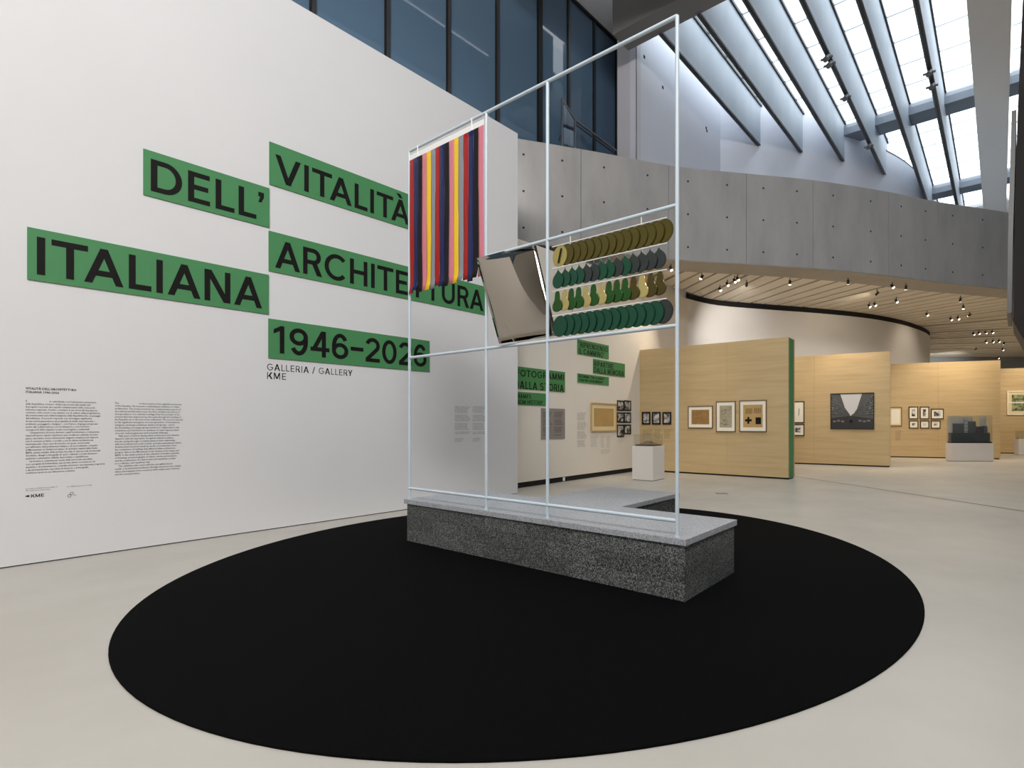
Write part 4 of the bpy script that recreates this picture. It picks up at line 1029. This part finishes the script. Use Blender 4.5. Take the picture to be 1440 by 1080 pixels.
t, P = vitrine((12.70, 20.0), (1.63, -0.06), 1.60, 0.36, 0.70, 1.06, 'wide white plinth with a tall clear case before the third partition')
md = thing('tower_model', 'dark slate model with grey towers inside the tall clear case', 'model', P.at(.8, .703, -.18))
m = MB(); P.box(m, .05, 1.55, .702, .76, -.045, -.315); m.build('baseboard', M_INK, md)
m = MB(); P.box(m, .06, 1.54, .76, 1.10, -.12, -.29); m.build('podium', M_SLATE, md)
m = MB(); P.box(m, .06, .98, .76, 1.72, -.292, -.302); m.build('reflection_panel', mat('pale_reflection', (190, 190, 186), 0.5), md)  # pale boards here and next stand in for bright reflections on the case
m = MB(); P.box(m, 1.24, 1.50, .76, 1.72, -.292, -.302); m.build('reflection_panel', mat('pale_reflection', (190, 190, 186), 0.5), md)
for a_, w_, hh, dd, M in ((.22, .34, .36, .14, M_TOWER), (.60, .11, .60, .13, mat('highlight_tower', (176, 180, 192), 0.3)), (.74, .28, .44, .14, M_TOWER), (1.06, .22, .24, .15, mat('rust_dark_tower', (66, 52, 54), 0.5)), (1.32, .14, .26, .15, M_TOWER)):  # the silvery tower's pale colour stands in for a vertical highlight
    m = MB(); P.box(m, a_, a_ + w_, 1.10, 1.10 + hh, -dd, -.28)
    q = m.build('tower', M, md)
    for k in range(4):
        s = MB(); P.box(s, a_ - .004, a_ + w_ + .004, 1.14 + k * hh / 4.4, 1.156 + k * hh / 4.4, -dd + .006, -dd - .05); s.build('floor_band', M_SLATE, q)
t, P = vitrine((18.28, 23.9), (1.0, -0.05), 1.2, 0.3, 0.74, 0.36, 'white display case cut by the right edge before the farthest partition')
m = MB(); P.box(m, .05, 1.15, .742, .80, -.045, -.255); tag(m.build('wood_tray', M_WOODL), 'shallow light wood tray inside the case at the right edge', 'tray')

# ------------------------------------------------------------------ spotlights on the soffit
def soffit_lamp(x, y, k, aim=None):
    X, Y = x, y; z = SOF
    t = thing('ceiling_spotlight', LAMPLABEL[0] % k if '%' in LAMPLABEL[0] else LAMPLABEL[0], 'spotlight', (X, Y, z - .2), LAMPLABEL[1])
    MB().tube((X, Y, z), (X, Y, z - .09), 0.014, 8).build('stem', M_TRACK, t)
    d = Vector((0.25, -0.55, -0.8)).normalized() if aim is None else (Vector(aim) - Vector((X, Y, z - .15))).normalized()
    c = Vector((X, Y, z - .15))
    b_ = MB().tube(c - d * .07, c + d * .07, 0.042, 12).build('lamp_body', M_TRACK, t, smooth=True)
    MB().tube(c + d * .066, c + d * .073, 0.040, 12).build('lamp_face', M_LAMP, b_)
def at_soffit(px, py):
    Y = (SOF - .12 - EYE) * F / (HY - py); return (px - CX) / F * Y, Y
LG = [('spotlight on the ramp soffit, %s of the cluster right of the frame post', 'spotlights near the frame post', [(943.5, 376.5), (1012.5, 405.5), (1023, 398.3), (1033, 393.3), (1037.5, 390.8)], ['lone one beside the post, not', 'lowest', 'second lowest', 'second highest', 'highest']),
      ('spotlight on the soffit above the middle partitions, %s', 'spotlights over the middle partitions', [(1222.5, 429), (1230.3, 427.2), (1255, 401.3), (1260.5, 422.2), (1303.5, 441.2)], ['left of the bright pair', 'right of the bright pair', 'single one at the concrete lip', 'single one right of the pair', 'single one near the curved wall']),
      ('small spotlight far back on the soffit, %s', 'spotlights far back', [(1337.3, 447.8), (1347.3, 446.5), (1369, 468.7), (1376.5, 467.6), (1386.2, 466.8), (1395.5, 466.2), (1386.5, 480), (1396.3, 479.4), (1404.8, 479), (1410, 490.8), (1404, 502.5), (1437.5, 476.8), (1439, 490)],
       ['left of the nearest pair', 'right of the nearest pair', 'first from left in the row of four', 'second from left in the row of four', 'third from left in the row of four', 'fourth from left in the row of four', 'left of the row of three', 'middle of the row of three', 'right of the row of three', 'single one below the row of three', 'lowest one above the partition', 'at the right edge below the dark stair', 'lower one at the right edge'])]
for lab, grp, pts, ks in LG:
    for (px, py), k in zip(pts, ks):
        x, y = at_soffit(px, py)
        text = (lab % k) if 'not' not in k else 'lone spotlight on the ramp soffit tight beside the nearest frame post'
        LAMPLABEL = (text, grp); soffit_lamp(x, y, k)
n_ = 0
WH = ['behind the rack, over the rear wall', 'over the left half of the street photograph', 'added over the floor before the street photograph', 'over the third partition', 'over the clear tower case', 'over the farthest partition', 'added over floor between third and farthest partitions', 'added over the near partition top', 'added over the floor before the third partition', 'added to wash the curved wall, left one', 'added to wash the curved wall, middle one', 'added to wash the curved wall, right one', 'added over the far back floor', 'added before the far grey wall', 'added over the floor at the far right']  # entries marked added belong to spots put in to brighten floor, soffit and walls
for p, tgt in GALLERY_LIGHTS:
    if p[2] > 7: continue
    LAMPLABEL = ('dark ceiling spotlight with its face turned away, ' + WH[n_ % len(WH)], 'wall washing spotlights'); n_ += 1
    b = (Vector(tgt) - Vector(p)).normalized()
    soffit_lamp(p[0] - b.x * .3, p[1] - b.y * .3, '', tgt)
# fittings on the roof fins
FL = ['upper one on the fourth roof fin', 'second one on the fourth roof fin', 'third one on the fourth roof fin', 'lowest one on the fourth roof fin', 'upper one on the sixth roof fin', 'lower one on the sixth roof fin']
for (px, py), v, lab in zip(((1170, 78), (1176, 87), (1194, 134), (1220, 203), (1315, 99), (1317, 118)), (VF[3],) * 4 + (VF[5],) * 2, FL):
    Y = (ZB - .12 - EYE) * F / (HY - py); X = (v * 1 + Y * UY * UX / UY * 0) ; u = (Y + v * UX) / UY; X, Y = uv(u, v)
    t = thing('track_spotlight', 'small grey light fitting clipped under the skylight, ' + lab, 'spotlight', (X, Y, ZB - .2), 'light fittings on the roof fins')
    MB().tube((X, Y, ZB - .085), (X, Y, ZB - .17), 0.02, 8).build('stem', M_TRACK, t)
    d = Vector((-.5, -.5, -.7)).normalized(); c = Vector((X, Y, ZB - .2))
    MB().tube(c - d * .13, c + d * .13, 0.08, 12).build('lamp_body', M_FINEDGE, t, smooth=True)
    MB().tube(c + Vector((.14, -.1, 0)), c - Vector((.14, -.1, 0)), 0.035, 10).build('bracket', M_FINEDGE, t)

# ------------------------------------------------------------------ handrail on the ramp, black stair at the right
hr = thing('steel_handrail', 'steel balustrade with a glass gate and sloping rail above the concrete parapet', 'handrail', (-1.5, 15.2, 8.9))
def q(px, py, Y): return Vector(((px - CX) / F * Y, Y, EYE + (HY - py) / F * Y))
a, b = q(790.5, 139, 15.0), q(808.8, 169, 15.35); a0 = Vector((a.x, a.y, 8.0)); b0 = Vector((b.x, b.y, 8.0))
for s, e_ in ((a0, a), (b0, b)): MB().tube(s, e_, 0.03, 10).build('post', M_STEEL, hr, smooth=True)
MB().tube(a, b, 0.03, 10).build('top_rail', M_STEEL, hr, smooth=True)
m = MB(); d = (b - a).to_2d().normalized() * .05; nn = Vector((-d.y, d.x)) * .1
m.hexa([(a.x + d.x, a.y + d.y, 8.0), (b.x - d.x, b.y - d.y, 8.0), (b.x - d.x + nn.x, b.y - d.y + nn.y, 8.0), (a.x + d.x + nn.x, a.y + d.y + nn.y, 8.0), (a.x + d.x, a.y + d.y, a.z - .1), (b.x - d.x, b.y - d.y, b.z - .03), (b.x - d.x + nn.x, b.y - d.y + nn.y, b.z - .03), (a.x + d.x + nn.x, a.y + d.y + nn.y, a.z - .1)])
m.build('glass_pane', clear('gate_glass', (.75, .85, .9, 1), .35), hr)
c = q(870, 214.5, 16.4); MB().tube(b, c, 0.035, 10).build('sloping_rail', M_STEEL, hr, smooth=True)
MB().tube(b - Vector((0, 0, .12)), c - Vector((0, 0, .12)), 0.02, 8).build('lower_rail', M_TRACK, hr, smooth=True)
MB().tube(q(786.5, 198, 14.95), q(788, 190, 14.95), .015, 8).build('latch', M_TRACK, hr)

st = thing('suspended_stair', 'black underside of a suspended stair hanging into the right edge of the picture', 'staircase', (8.6, 10.4, 3.1))
prof = [(7.52, 3.45), (7.76, 3.02), (8.2, 2.95), (10.6, 2.95), (10.6, 12.3), (7.86, 12.3), (7.71, 9.6), (7.61, 7.4), (7.54, 5.0)]
m = MB(); n = len(prof); vs = [(x, 9.98, z) for x, z in prof] + [(x + 1.09, 11.4, z) for x, z in prof]
m.add(vs, [tuple(range(n)), tuple(range(2 * n - 1, n - 1, -1))] + [(i, (i + 1) % n, (i + 1) % n + n, i + n) for i in range(n)])
m.build('flank', M_STAIR, st)
m = MB(); vs = []
for x, z in ((7.52, 3.6), (7.53, 4.2), (7.545, 5.2), (7.58, 6.4), (7.612, 7.5)): vs += [(x - .005, 10.0, z), (x - .005 + 1.05, 11.38, z), (x - .07, 10.04, z), (x - .07 + 1.05, 11.42, z)]
fs = []
for i in range(4):
    a = 4 * i; b = a + 4
    fs += [(a, b, b + 1, a + 1), (a + 2, a + 3, b + 3, b + 2), (a, a + 2, b + 2, b), (a + 1, b + 1, b + 3, a + 3)]
fs += [(0, 1, 3, 2), (16, 18, 19, 17)]
m.add(vs, fs); m.build('side_panel', M_STAIRE, st)
